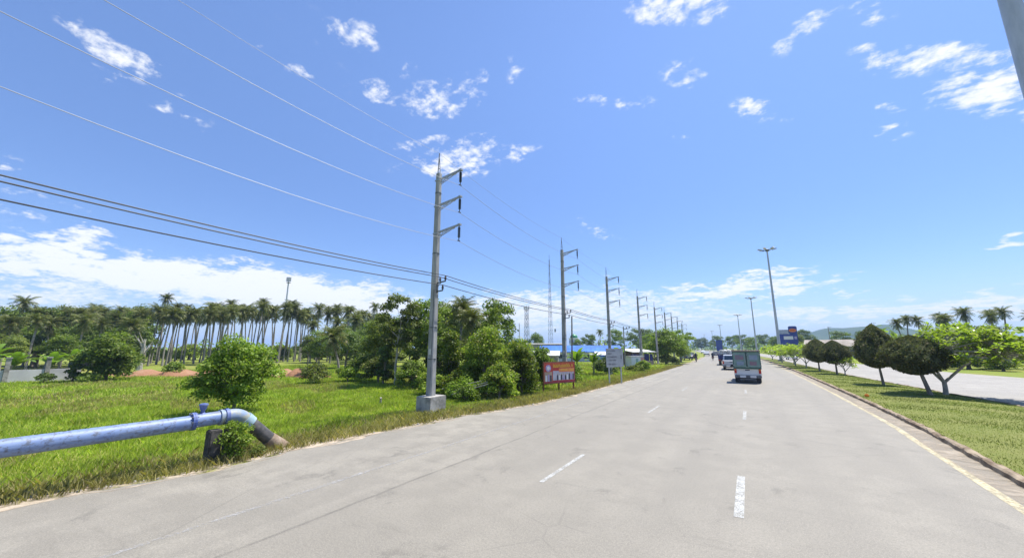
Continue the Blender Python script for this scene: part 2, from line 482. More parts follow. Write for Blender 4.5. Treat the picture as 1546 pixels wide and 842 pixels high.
def road_material(name, base, dark, joint=None, tracks=()):
    """Old bleached asphalt; UV.x is the metres from the centre, UV.y the metres along."""
    m, t, p, o = principled(name)
    g = t.n('ShaderNodeNewGeometry')
    pos = g.outputs['Position']
    uv = t.n('ShaderNodeUVMap')
    s = t.n('ShaderNodeSeparateXYZ'); t.l(uv.outputs[0], s.inputs[0])
    lat = s.outputs[0]
    big = t.noise(pos, 0.22, 5.0, 0.6)
    longi = t.noise(t.mapping(uv.outputs[0], scale=(1.3, 0.05, 1)), 1.0, 5.0, 0.6)
    grit = t.noise(pos, 24.0, 3.0, 0.8)
    grit2 = t.noise(pos, 60.0, 2.0, 0.8)
    med = t.noise(pos, 1.3, 6.0, 0.65)
    c = t.mix(t.rng(big, 0.35, 0.68), tuple(x * 1.13 for x in base), tuple(x * 0.86 for x in base))
    c = t.mix(t.rng(med, 0.40, 0.62, 0.0, 0.8), c, tuple(x * 0.76 for x in base))
    c = t.mix(t.m('MULTIPLY', t.rng(longi, 0.45, 0.72), 0.55), c, dark)
    for x0, w, a in tracks:
        d = t.m('ABSOLUTE', t.m('SUBTRACT', lat, x0))
        c = t.mix(t.m('MULTIPLY', t.m('MULTIPLY', t.rng(d, w, 0.0), a), t.rng(longi, 0.25, 0.6, 0.5, 1.0)), c, dark)
    if joint is not None:
        wob = t.m('MULTIPLY', t.m('SUBTRACT', t.noise(pos, 0.6, 4.0, 0.6), 0.5), 0.22)
        jx = t.m('ADD', lat, wob)
        c = t.mix(t.m('MULTIPLY', t.rng(jx, joint - 0.05, joint + 0.05), 0.45), c, tuple(x * 0.80 for x in base))
        dj = t.m('ABSOLUTE', t.m('SUBTRACT', jx, joint))
        c = t.mix(t.m('MULTIPLY', t.rng(dj, 0.06, 0.0), t.rng(t.noise(pos, 1.7, 4.0, 0.6), 0.3, 0.65, 0.3, 0.85)), c, tuple(x * 0.35 for x in base))
    # oil spots, skid marks and old repairs
    spots = t.noise(t.mapping(pos, scale=(1.0, 0.8, 1)), 1.15, 8.0, 0.72, 0.4)
    c = t.mix(t.m('MULTIPLY', t.rng(spots, 0.57, 0.66), 0.6), c, tuple(x * 0.45 for x in base))
    skid = t.noise(t.mapping(pos, rot=(0, 0, 0.25), scale=(0.5, 2.6, 1)), 0.9, 6.0, 0.7)
    c = t.mix(t.m('MULTIPLY', t.rng(skid, 0.57, 0.72), 0.45), c, tuple(x * 0.55 for x in base))
    vor = t.n('ShaderNodeTexVoronoi', feature='DISTANCE_TO_EDGE')
    wp = t.vm('ADD', pos, t.vm('SCALE', t.n('ShaderNodeTexNoise').outputs['Color']))
    t.l(wp, vor.inputs['Vector']); vor.inputs['Scale'].default_value = 0.28
    crack = t.m('MULTIPLY', t.rng(vor.outputs['Distance'], 0.006, 0.001), t.rng(big, 0.45, 0.6))
    c = t.mix(t.m('MULTIPLY', crack, 0.45), c, tuple(x * 0.4 for x in base))
    c = t.mix(t.rng(grit, 0.40, 0.58, 0.42, 0.0), c, tuple(x * 0.55 for x in base))
    c = t.mix(t.rng(grit2, 0.50, 0.66, 0.0, 0.38), c, tuple(min(1, x * 1.7) for x in base))
    t.l(c, p.inputs['Base Color'])
    p.inputs['Roughness'].default_value = 0.7
    p.inputs['Specular IOR Level'].default_value = 0.5
    b = t.n('ShaderNodeBump'); b.inputs['Strength'].default_value = 0.35; b.inputs['Distance'].default_value = 0.006
    t.l(t.noise(pos, 90.0, 3.0, 0.7), b.inputs['Height']); t.l(b.outputs[0], p.inputs['Normal'])
    return m

def ground_material(name, stops, scale=0.16, fine=5.0):
    m, t, p, o = principled(name)
    g = t.n('ShaderNodeNewGeometry')
    pos = g.outputs['Position']
    n1 = t.noise(pos, scale, 6.0, 0.62, 0.3)
    n2 = t.noise(pos, fine, 5.0, 0.7)
    f = t.m('ADD', t.m('MULTIPLY', n1, 0.62), t.m('MULTIPLY', n2, 0.38))
    cr = t.n('ShaderNodeValToRGB')
    e = cr.color_ramp.elements
    e[0].position, e[0].color = stops[0][0], tuple(stops[0][1]) + (1,)
    e[1].position, e[1].color = stops[-1][0], tuple(stops[-1][1]) + (1,)
    for q, c in stops[1:-1]:
        x = e.new(q); x.color = tuple(c) + (1,)
    t.l(f, cr.inputs[0]); t.l(cr.outputs[0], p.inputs['Base Color'])
    p.inputs['Roughness'].default_value = 0.95
    p.inputs['Specular IOR Level'].default_value = 0.15
    b = t.n('ShaderNodeBump'); b.inputs['Strength'].default_value = 0.8; b.inputs['Distance'].default_value = 0.06
    t.l(t.noise(pos, 14.0, 6.0, 0.7), b.inputs['Height']); t.l(b.outputs[0], p.inputs['Normal'])
    return m

M['ground'] = ground_material('ground', [(0.30, (0.110, 0.155, 0.022)), (0.46, (0.175, 0.220, 0.034)), (0.56, (0.210, 0.225, 0.046)), (0.68, (0.235, 0.185, 0.075))])
M['turf'] = ground_material('turf', [(0.30, (0.120, 0.145, 0.035)), (0.48, (0.175, 0.195, 0.050)), (0.60, (0.205, 0.210, 0.065)), (0.72, (0.250, 0.215, 0.095))], 0.5, 9.0)
M['dust'] = ground_material('dust', [(0.30, (0.24, 0.19, 0.12)), (0.5, (0.40, 0.33, 0.23)), (0.7, (0.50, 0.43, 0.32))], 0.8, 12.0)
M['red_earth'] = ground_material('red_earth', [(0.3, (0.20, 0.095, 0.05)), (0.5, (0.30, 0.16, 0.09)), (0.7, (0.36, 0.24, 0.15))], 0.4, 4.0)
M['apron'] = ground_material('apron', [(0.3, (0.30, 0.27, 0.22)), (0.5, (0.42, 0.39, 0.34)), (0.7, (0.50, 0.47, 0.42))], 0.5, 6.0)
M['road'] = road_material('road', (0.256, 0.233, 0.186), (0.180, 0.164, 0.133), joint=-5.72,
    tracks=((-4.3, 0.6, 0.5), (-2.6, 0.6, 0.5), (-1.3, 0.6, 0.6), (0.85, 0.65, 0.55), (2.5, 0.6, 0.6)))
M['road_far'] = road_material('road_far', (0.285, 0.264, 0.224), (0.22, 0.204, 0.175))
M['paint_white'] = worn('paint_white', (0.45, 0.45, 0.42), 0.32, 0.60, 45.0)
M['paint_mid'] = worn('paint_mid', (0.46, 0.46, 0.43), 0.36, 0.62, 40.0)
M['paint_faint'] = worn('paint_faint', (0.37, 0.36, 0.34), 0.40, 0.70, 18.0)
M['paint_yellow'] = worn('paint_yellow', (0.50, 0.42, 0.24), 0.28, 0.62, 14.0, c2=(0.50, 0.45, 0.31))
M['gutter_dust'] = worn('gutter_dust', (0.33, 0.265, 0.185), 0.28, 0.72, 2.0, 0.95, c2=(0.38, 0.325, 0.25))
M['edge_dust'] = worn('edge_dust', (0.34, 0.27, 0.19), 0.36, 0.60, 2.2, 0.95, c2=(0.46, 0.38, 0.28))
M['kerb'] = mat('kerb', (0.15, 0.105, 0.065), 0.95, (0.34, 0.27, 0.185), 2.2, lo=0.35, hi=0.65, bump=0.5, bscale=12)

def bumps(x, y):
    return (np.sin(x * 0.31 + 1.3) * np.cos(y * 0.23) + 0.6 * np.sin(x * 0.83 + y * 0.57) + 0.4 * np.cos(y * 1.31 - x * 0.7)) * 0.5
def ground_z(x, y):
    x = np.asarray(x, float); y = np.asarray(y, float)
    k = np.clip((-10.6 - x) / 4.0, 0, 1) * np.clip((150 - np.hypot(x, y)) / 40, 0, 1)
    return -0.05 + k * (0.07 * bumps(x, y) - 0.03)
def gz(x, y): return float(ground_z(x, y))

gx = np.unique(np.concatenate([np.array([-6000, -3000, -1500, -700, -350, -220, -160]), np.arange(-130, -40, 3.0), np.arange(-40, -9, 0.8), np.array([-8, -4, 0, 5, 10, 20, 30, 50, 80, 130, 220, 400, 800, 1600, 3000, 6000])]))
gy = np.unique(np.concatenate([np.array([-6000, -3000, -1200, -500, -200, -90, -50, -30, -20]), np.arange(-14, 42, 0.8), np.arange(42, 130, 3.0), np.array([140, 170, 220, 300, 450, 700, 1100, 1800, 3000, 6000])]))
GX, GY = np.meshgrid(gx, gy)
GV = np.stack([GX.ravel(), GY.ravel(), ground_z(GX, GY).ravel()], 1)
nx, ny = len(gx), len(gy)
ii = (np.arange(ny - 1)[:, None] * nx + np.arange(nx - 1)[None, :]).ravel()
GF = np.stack([ii, ii + 1, ii + 1 + nx, ii + nx], 1)
ground_o = struct(link('ground', np_mesh('ground', GV, GF, M['ground'])))

def strip(name, ys, lf, rf, z, m_, drift=True, nlat=1, skirt=0.0, uv=True):
    """Ribbon along the road between two lateral offsets."""
    V, F, U = [], [], []
    cols = nlat + 1
    for y in ys:
        l = lf(y) if callable(lf) else lf
        r = rf(y) if callable(rf) else rf
        d = offs(y) if drift else 0.0
        for k in range(cols):
            q = l + (r - l) * k / nlat
            V.append((q + d, y, z(y, k / nlat) if callable(z) else z)); U.append((q, y))
    for i in range(len(ys) - 1):
        for k in range(nlat):
            F.append((i * cols + k, i * cols + k + 1, (i + 1) * cols + k + 1, (i + 1) * cols + k))
    if skirt:
        n0 = len(V)
        for i in range(len(ys)):
            for k in (0, cols - 1):
                x, y, zz_ = V[i * cols + k]
                V.append((x, y, zz_ - skirt)); U.append(U[i * cols + k])
        for i in range(len(ys) - 1):
            a, b = n0 + i * 2, n0 + (i + 1) * 2
            F.append((i * cols, (i + 1) * cols, b, a))
            F.append((i * cols + cols - 1, a + 1, b + 1, (i + 1) * cols + cols - 1))
    me = bpy.data.meshes.new(name)
    me.from_pydata(V, [], F)
    me.materials.append(m_)
    if uv:
        ul = me.uv_layers.new(name='UVMap')
        for lp in me.loops:
            ul.data[lp.index].uv = U[lp.vertex_index]
    me.update()
    return link(name, me)

LE = [(-40, -10.4), (1.1, -10.25), (3.6, -9.7), (6, -9.75), (8.5, -9.5), (11.6, -9.15), (13.5, -8.7), (15.5, -8.3), (20, -8.1), (38, -7.85), (56, -8.15), (80, -7.7), (120, -7.6), (900, -7.6)]
def interp(tab):
    xs_ = [a for a, b in tab]; ys_ = [b for a, b in tab]
    return lambda y: float(np.interp(y, xs_, ys_))
le_s = interp(LE)
def left_edge(y): return le_s(y) + 0.07 * math.sin(y * 2.1) + 0.05 * math.sin(y * 5.3 + 1) + 0.035 * math.sin(y * 11.7)
ys_road = list(np.arange(-40, 60, 0.3)) + list(np.arange(60, 260, 4.0)) + list(np.arange(260, 901, 20.0))
road = struct(strip('road', ys_road, left_edge, 4.4, 0.0, M['road'], skirt=0.06))
edge = struct(strip('road_edge_dust', [y for y in ys_road if y < 120], lambda y: le_s(y) - 0.62 - 0.18 * math.sin(y * 1.3) - 0.1 * math.sin(y * 3.7), lambda y: left_edge(y) + 0.12 + 0.08 * math.sin(y * 3.1), lambda y, k: -0.028 + 0.032 * k, M['edge_dust'], nlat=2))
edge.parent = road
KL = [(-40, 3.6), (4, 3.75), (10.9, 3.98), (16.7, 4.28), (24, 4.34), (900, 4.34)]
kerb_x = interp(KL)
kerb_v = lambda y: np.interp(y, [a for a, b in KL], [b for a, b in KL])
MR = [(-40, 11.0), (10, 10.6), (25, 9.5), (29.5, 8.95), (34.3, 8.5), (43.2, 7.7), (60, 7.2), (85, 6.9), (900, 6.8)]
med_r = interp(MR)
FR = [(-40, 34.0), (20, 28.0), (40, 22.5), (51, 19.9), (57, 18.3), (75, 16.2), (100, 15.2), (900, 14.6)]
far_r = interp(FR)
ys_m = list(np.arange(-20, 70, 0.5)) + list(np.arange(70, 260, 4.0)) + list(np.arange(260, 901, 20.0))
road2 = struct(strip('opposite_road', ys_m, lambda y: med_r(y) + 0.1, far_r, -0.004, M['road_far'], skirt=0.06))
strip('edge_line', ys_m, lambda y: far_r(y) - 0.9, lambda y: far_r(y) - 0.72, 0.0, M['paint_yellow']).parent = road2
median = struct(strip('median_lawn', ys_m, lambda y: kerb_x(y) + 0.16, lambda y: med_r(y) - 0.1, lambda y, k: 0.105 + 0.10 * math.sin(k * math.pi) + 0.012 * math.sin(y * 1.9 + k * 7), M['turf'], nlat=8, skirt=0.2))

def kerb_line(name, xf, side, y0, y1):
    mb = MB()
    V, F = [], []
    ys_ = list(np.arange(y0, 60, 0.17)) + list(np.arange(60, y1, 3.0))
    prof = [(0.0, -0.05), (0.012, 0.105), (0.05, 0.135), (0.15, 0.135), (0.18, 0.06)]
    for y in ys_:
        jx = rs.normal(0, 0.008, len(prof)); jz = rs.normal(0, 0.009, len(prof))
        chip = 0.05 * max(0.0, math.sin(y * 1.7) * math.sin(y * 0.43 + 1) - 0.35)
        for q, (a, h) in enumerate(prof):
            hh = h - (chip if h > 0.08 else 0) + (jz[q] if h > 0 else 0)
            V.append((xf(y) + offs(y) + side * (a + jx[q]), y, hh))
    n = len(prof)
    for i in range(len(ys_) - 1):
        for k in range(n - 1):
            F.append((i * n + k, i * n + k + 1, (i + 1) * n + k + 1, (i + 1) * n + k))
    mb.add(V, F)
    o = mb.build(name, M['kerb'])
    return struct(o)
kerb1 = kerb_line('kerb', lambda y: kerb_x(y) - 0.02, 1, -20, 400)
kerb2 = kerb_line('kerb', lambda y: med_r(y) + 0.1, -1, 5, 400)

# painted lines
ys_l = [y for y in ys_road if y > -10]
strip('yellow_line', ys_l, lambda y: kerb_x(y) - 0.62 + 0.02 * math.sin(y * 0.7), lambda y: kerb_x(y) - 0.46 + 0.02 * math.sin(y * 0.7), 0.004, M['paint_yellow']).parent = road
strip('gutter_dust', [y for y in ys_l if y < 260], lambda y: kerb_x(y) - 0.47 + 0.04 * math.sin(y * 0.8), lambda y: kerb_x(y) - 0.01, lambda y, k: 0.0065 + 0.014 * k, M['gutter_dust'], nlat=2).parent = road
strip('shoulder_line', [y for y in ys_l if y < 60], lambda y: -6.95 + 0.012 * math.sin(y), lambda y: -6.85, 0.004, M['paint_faint']).parent = road
def dashes(x, starts, length, w, m_):
    for y0 in starts:
        o = strip('lane_dash', list(np.linspace(y0, y0 + length, 7)), x - w / 2, x + w / 2, 0.005, m_, uv=False)
        o.parent = road
dashes(-0.37, [7.0 - 9.15, 7.0], 2.15, 0.135, M['paint_white'])
dashes(-0.37, [16.15 + 9.15 * i for i in range(3)], 2.15, 0.115, M['paint_mid'])
dashes(-3.58, [6.75 - 9.0], 2.2, 0.11, M['paint_white'])
dashes(-3.58, [6.75 + 9.0 * i for i in range(3)], 2.2, 0.09, M['paint_mid'])

# pale side-road apron beyond the signs
apr = MB()
apr.add([(-7.9, 47.0, -0.012), (-8.3, 62, -0.012), (-26, 60, -0.012), (-26, 54.5, -0.012), (-14, 53.5, -0.012), (-10.5, 51, -0.012)], [(0, 1, 2, 3, 4, 5)])
struct(apr.build('side_road', M['apron']))

# red earth banks at the back of the field
def bank(name, x0, y0, x1, y1, w, h, seed):
    r_ = np.random.default_rng(seed)
    n, k = 26, 7
    V, F = [], []
    d = Vector((x1 - x0, y1 - y0)); ln = d.length; d.normalize(); q = Vector((-d.y, d.x))
    for i in range(n):
        t = i / (n - 1)
        for j in range(k):
            s = j / (k - 1) * 2 - 1
            prof = max(0, 1 - s * s) ** 0.7 * math.sin(math.pi * min(1, max(0, t)) ) ** 0.35
            z = -0.1 + h * prof * (0.75 + 0.35 * math.sin(i * 0.9 + seed)) + r_.normal(0, 0.03)
            if i in (0, n - 1) or j in (0, k - 1): z = -0.15
            p = Vector((x0, y0)) + d * (ln * t) + q * (s * w / 2 + r_.normal(0, 0.08))
            V.append((p.x, p.y, z))
    for i in range(n - 1):
        for j in range(k - 1):
            F.append((i * k + j, i * k + j + 1, (i + 1) * k + j + 1, (i + 1) * k + j))
    mb = MB(); mb.add(V, F)
    return struct(mb.build(name, M['red_earth'], smooth=True))
bank('earth_bank', -50.5, 10.0, -42.0, 16.5, 3.5, 0.62, 1)
bank('earth_bank', -37.5, 18.0, -31.5, 19.5, 2.5, 0.75, 2)

# distant hills
def hill(name, cx, cy, length, depth, h, ang, seed):
    r_ = np.random.default_rng(seed)
    n, k = 60, 14
    V, F = [], []
    ph = r_.uniform(0, 6, 6)
    ca, sa = math.cos(ang), math.sin(ang)
    for i in range(n):
        t = i / (n - 1)
        crest = math.sin(math.pi * t) ** 0.8 * (0.78 + 0.16 * math.sin(5 * t + ph[0]) + 0.09 * math.sin(13 * t + ph[1]) + 0.04 * math.sin(31 * t + ph[2]))
        for j in range(k):
            s = j / (k - 1) * 2 - 1
            z = h * crest * max(0, 1 - abs(s) ** 1.6) * (1 + 0.10 * math.sin(9 * s + 17 * t + ph[3])) - 3
            a, b = (t - 0.5) * length, s * depth / 2
            V.append((cx + a * ca - b * sa, cy + a * sa + b * ca, z))
    for i in range(n - 1):
        for j in range(k - 1):
            F.append((i * k + j, i * k + j + 1, (i + 1) * k + j + 1, (i + 1) * k + j))
    mb = MB(); mb.add(V, F)
    return struct(mb.build(name, M['hill'], smooth=True))
M['hill'] = ground_material('hill', [(0.30, (0.030, 0.055, 0.018)), (0.5, (0.055, 0.085, 0.025)), (0.7, (0.085, 0.11, 0.035))], 0.02, 0.15)
hill('hill', 330, 1480, 640, 420, 78, -0.18, 3)
hill('hill', 120, 1560, 420, 300, 34, -0.1, 5)

# ------------------------------------------------------------------ grass
def blades(name, x, y, z, h, w, lean, m_, seed):
    r_ = np.random.default_rng(seed)
    n = len(x)
    a = r_.uniform(0, 2 * np.pi, n); b = r_.uniform(0, 2 * np.pi, n)
    ln = lean * h * r_.uniform(0.2, 1.0, n)
    base = np.stack([x, y, z], 1)
    side = np.stack([np.cos(a), np.sin(a), np.zeros(n)], 1) * (w / 2)[:, None]
    mid = base + np.stack([np.cos(b) * ln * 0.35, np.sin(b) * ln * 0.35, h * 0.6], 1)
    tip = base + np.stack([np.cos(b) * ln, np.sin(b) * ln, h], 1)
    V = np.concatenate([base - side, base + side, mid + side * 0.7, tip, mid - side * 0.7])
    i = np.arange(n)
    F = np.stack([i, i + n, i + 2 * n, i + 3 * n, i + 4 * n], 1)
    return np_mesh(name, V, F, m_)

def scatter(n, x0, x1, y0, y1, keep):
    x = rs.uniform(x0, x1, n); y = rs.uniform(y0, y1, n)
    k = keep(x, y)
    return x[k], y[k]
le_v = lambda y: np.interp(y, [a for a, b in LE], [b for a, b in LE])
def clumpy(x, y):
    return 0.5 + 0.5 * np.sin(x * 1.9 + 2 * np.sin(y * 0.7)) * np.sin(y * 1.6 + 1.7 * np.sin(x * 0.9))
def in_view(x, y):
    a = np.degrees(np.arctan2(-x, y)); return (a > -25) & (a < 92)

gxs, gys, ghs, gws = [], [], [], []
def add_grass(n, x0, x1, y0, y1, h0, h1, w0, w1, keep):
    x, y = scatter(n, x0, x1, y0, y1, lambda x, y: in_view(x, y) & keep(x, y))
    c = clumpy(x, y)
    h = (h0 + (h1 - h0) * rs.random(len(x))) * (0.6 + 0.8 * c)
    gxs.append(x); gys.append(y); ghs.append(h); gws.append(rs.uniform(w0, w1, len(x)))
vl = lambda d: (lambda x, y: x < np.interp(y, [a for a, b in LE], [b for a, b in LE]) + np.interp(y, [20, 60], [0, -0.5]) - d)
add_grass(150000, -16, -8, -1.5, 22, 0.06, 0.19, 0.009, 0.019, vl(1.25))
add_grass(120000, -28, -16, -1.5, 24, 0.08, 0.21, 0.014, 0.028, vl(0.5))
add_grass(110000, -56, -28, -2, 34, 0.09, 0.22, 0.028, 0.055, vl(0.5))
add_grass(50000, -30, -8, 22, 60, 0.12, 0.32, 0.025, 0.055, vl(0.7))
X = np.concatenate(gxs); Y = np.concatenate(gys)
HH = np.concatenate(ghs); WW = np.concatenate(gws)
patchy = np.sin(X * 0.23 + 1.7 * np.sin(Y * 0.31)) * np.sin(Y * 0.41 + 1.3 * np.sin(X * 0.17 + 2)) + 0.5 * np.sin(X * 0.9 + Y * 1.1)
dry = (patchy > 0.34) & (rs.random(len(X)) < 0.62)
me = blades('dry_field_grass', X[dry], Y[dry], ground_z(X[dry], Y[dry]) - 0.02, HH[dry] * 0.9, WW[dry], 0.8, M['grass_dry'], 15)
stuff(link('dry_field_grass', me), 'brownish dry grass in patches over the open field', 'grass')
X, Y, HH, WW = X[~dry], Y[~dry], HH[~dry], WW[~dry]
me = blades('field_grass', X, Y, ground_z(X, Y) - 0.02, HH, WW, 0.8, M['grass_field'], 5)
stuff(link('field_grass', me), 'lush green grass covering the open field left of the road', 'grass')
# dry straggling grass along the road edge
x, y = scatter(210000, -12, -7.8, -1.5, 60, lambda x, y: in_view(x, y) & (x < le_v(y) + offs(30) * 0 - 0.12 - 0.25 * rs.random(len(x))) & (x > le_v(y) - 2.3 * rs.random(len(x)) ** 0.8 - 0.25))
me = blades('verge_grass', x, y, ground_z(x, y) - 0.01, rs.uniform(0.06, 0.26, len(x)), rs.uniform(0.010, 0.026, len(x)), 1.0, M['grass_dry'], 6)
stuff(link('verge_grass', me), 'dry yellowish grass straggling along the left edge of the road', 'grass')
# short mown turf on the median
def med_z(x, y):
    k = np.clip((x - off(y) - kerb_v(y) - 0.16) / (np.interp(y, [a for a, b in MR], [b for a, b in MR]) - 0.26 - kerb_v(y)), 0, 1)
    return 0.105 + 0.10 * np.sin(k * np.pi)
x, y = scatter(170000, 3.6, 10.6, 7, 62, lambda x, y: (x > kerb_v(y) + 0.10 + off(y)) & (x < np.interp(y, [a for a, b in MR], [b for a, b in MR]) - 0.1 + off(y)) & (rs.random(len(x)) < np.clip(20 / y, 0.2, 1)))
me = blades('median_grass', x, y, med_z(x, y) - 0.012, rs.uniform(0.02, 0.055, len(x)), rs.uniform(0.008, 0.02, len(x)) * np.clip(y / 20, 0.8, 2.5), 0.9, M['grass_turf'], 7)
stuff(link('median_grass', me), 'short mown grass on the raised median strip', 'grass')
# loose stones and grit along the road edge
mb = MB()
for i in range(420):
    y = rs.uniform(0.5, 34); x = le_s(y) - rs.uniform(-0.08, 0.35); s = rs.uniform(0.012, 0.04) * (2.0 if rs.random() < 0.05 else 1)
    q = Matrix.Rotation(rs.uniform(0, 3), 3, 'Z') @ Matrix.Rotation(rs.uniform(0, 0.6), 3, 'X')
    mb.box((x, y, gz(x, y) + 0.03 + s * 0.2), (s * 1.3, s, s * 0.7), q, 0.7)
stuff(mb.build('edge_gravel', M['concrete_old']), 'small loose stones along the broken road edge', 'gravel')

# ================================================================== VEGETATION
def unit(v): return v / np.maximum(np.linalg.norm(v, axis=1, keepdims=True), 1e-9)

def leaf_cards(C, N, L, Wd, r_, fold=0.25):
    """One small folded leaf (4-corner face) for each centre, facing its normal."""
    n = len(C)
    t = unit(np.cross(N, r_.normal(size=(n, 3))))
    b = np.cross(N, t)
    L = L[:, None]; Wd = Wd[:, None]
    V = np.concatenate([C - t * L / 2, C + b * Wd / 2 - N * L * fold * 0.3, C + t * L / 2 - N * L * fold, C - b * Wd / 2 - N * L * fold * 0.3])
    i = np.arange(n)
    return V, np.stack([i, i + n, i + 2 * n, i + 3 * n], 1)

def crown_mesh(name, clumps, n, size, m_, seed, shell=0.6, up=0.45, aspect=0.6):
    """clumps: (x, y, z, rx, rz). Leaves gather near each clump's outside."""
    r_ = np.random.default_rng(seed)
    cl = np.array(clumps, float)
    wt = cl[:, 3] ** 2; wt /= wt.sum()
    k = r_.choice(len(cl), n, p=wt)
    d = unit(r_.normal(size=(n, 3)))
    d[:, 2] = np.where(d[:, 2] < -0.3, -d[:, 2] * 0.6, d[:, 2]); d = unit(d)
    rad = (1 - shell * r_.random(n) ** 1.7) * r_.normal(1.0, 0.09, n)
    P = cl[k, :3] + d * rad[:, None] * np.stack([cl[k, 3], cl[k, 3], cl[k, 4]], 1)
    N = unit(d * 0.55 + np.array([0, 0, up]) + r_.normal(size=(n, 3)) * 0.5)
    s = size * r_.uniform(0.65, 1.35, n)
    V, F = leaf_cards(P, N, s, s * aspect, r_)
    return np_mesh(name, V, F, m_)

def limbs(clumps, h_trunk, r0, seed, lean=(0, 0), n=6, wob=0.05):
    """Tapered trunk with a limb to each main clump."""
    r_ = random.Random(seed)
    mb = MB()
    P = []
    for i in range(6):
        t = i / 5
        P.append((lean[0] * t + r_.gauss(0, wob) * (i > 0) * t, lean[1] * t + r_.gauss(0, wob) * (i > 0) * t, -0.08 + (h_trunk + 0.08) * t))
    mb.tube(P, [r0 * (1.25 if i == 0 else 1 - 0.45 * i / 5) for i in range(6)], n)
    top = Vector(P[-1])
    for c in clumps:
        e = Vector(c[:3])
        if (e - top).length < 0.05: continue
        s = Vector(P[r_.choice([3, 4, 5])])
        mid = s.lerp(e, 0.5) + Vector((r_.gauss(0, wob * 2), r_.gauss(0, wob * 2), abs(r_.gauss(0.0, wob * 3))))
        rr = r0 * 0.45
        mb.tube([s, s.lerp(mid, 0.5), mid, e], [rr, rr * 0.75, rr * 0.5, rr * 0.15], 5, caps=False)
    return mb

def clump_set(seed, w, z0, z1, n, r0, shape='round'):
    """Uneven set of leaf clumps filling a crown of width w from z0 to z1."""
    r_ = random.Random(seed)
    out = []
    for i in range(n):
        t = (i + 0.5) / n
        a = i * 2.39996 + r_.uniform(-0.5, 0.5)
        if shape == 'round': k = math.sin(math.pi * (0.12 + 0.82 * t)) ** 0.7
        elif shape == 'dome': k = math.cos(t * math.pi / 2) ** 0.55
        elif shape == 'cone': k = (1 - t) ** 0.8 + 0.1
        elif shape == 'tall': k = 0.45 + 0.55 * math.sin(math.pi * t)
        else: k = 1.0
        rad = (w / 2 - r0 * 0.6) * k * math.sqrt(r_.uniform(0.25, 1.0))
        rr = r0 * r_.uniform(0.65, 1.25)
        out.append((rad * math.cos(a), rad * math.sin(a), z0 + r0 * 0.5 + (z1 - z0 - r0 * 1.3) * t + r_.uniform(-0.15, 0.15) * r0, rr, rr * r_.uniform(0.65, 0.95)))
    return out

def broad_tree(name, label, x, y, h, w, base, ncl, r0, nleaf, size, leaf, seed, shape='round', trunk='bark', tr=None, group=None, cat='tree', lean=(0, 0), shell=0.65, z=None):
    t = thing(name, label, cat, (x, y, gz(x, y) if z is None else z), 0.0, group)
    cl = clump_set(seed, w, h * base, h, ncl, r0, shape)
    cl = [(c[0] + lean[0], c[1] + lean[1]) + c[2:] for c in cl]
    big = sorted(cl, key=lambda c: -c[3])[:min(9, ncl)]
    limbs(big, h * base + 0.25 * h * (1 - base), tr or 0.022 * h + 0.03, seed, lean).build('trunk', M[trunk], t, smooth=True)
    link('crown', crown_mesh('crown', cl, nleaf, size, M[leaf], seed, shell), t)
    return t

# ---------------- coconut palms
def palm_meshes(seed, h=10.0, fl=2.6, nf=24, dead=3):
    r_ = random.Random(seed)
    mb = MB()
    bx, by = r_.uniform(-0.6, 0.6), r_.uniform(-0.6, 0.6)
    P = [(bx * (i / 8) ** 2, by * (i / 8) ** 2, -0.1 + (h + 0.1) * i / 8) for i in range(9)]
    mb.tube(P, [0.16] + [0.115 - 0.03 * i / 8 for i in range(1, 9)], 7)
    top = Vector(P[-1])
    V, F = [], []
    for k in range(nf):
        az_ = k * 2.39996 + r_.uniform(-0.25, 0.25)
        q = k / (nf - 1)
        e0 = R(84) - R(120) * q + r_.uniform(-0.15, 0.15)
        if k >= nf - dead: e0 = R(-52) + r_.uniform(-0.15, 0.15)
        ln = fl * r_.uniform(0.85, 1.1) * (0.8 if q < 0.12 else 1.0)
        droop = r_.uniform(1.1, 1.8) if k < nf - dead else 0.5
        seg = 13
        p = top.copy(); pts = []
        for s in range(seg + 1):
            pts.append(p.copy())
            el_ = e0 - droop * (s / seg) ** 1.6
            p = p + Vector((math.cos(az_) * math.cos(el_), math.sin(az_) * math.cos(el_), math.sin(el_))) * (ln / seg)
        side = Vector((-math.sin(az_), math.cos(az_), 0))
        for s in range(1, seg + 1):
            d = (pts[s] - pts[s - 1]).normalized()
            up = side.cross(d).normalized()
            if up.z < 0: up = -up
            t = s / seg
            ll = fl * 0.30 * (math.sin(math.pi * min(0.97, 0.18 + 0.8 * t)) ** 0.7)
            for sg in (-1, 1):
                for hf in (0.0, 0.5):
                    b0 = pts[s - 1].lerp(pts[s], hf)
                    b1 = b0 + d * (ln / seg * 0.42)
                    tip = b0 + (side * sg * 0.80 + d * 0.55 - up * r_.uniform(0.15, 0.75)) * (ll * r_.uniform(0.85, 1.1))
                    o = len(V)
                    V += [b0[:], b1[:], tip[:]]
                    F.append((o, o + 1, o + 2))
        for s in range(seg):
            w_ = 0.035 * (1 - s / seg) + 0.008
            o = len(V)
            V += [(pts[s] - side * w_)[:], (pts[s] + side * w_)[:], (pts[s + 1])[:]]
            F.append((o, o + 1, o + 2))
    crown = np_mesh('crown', np.array(V), np.array(F), M['leaf_palm'])
    tm = mb.mesh('trunk', M['bark_palm'], True)
    return tm, crown

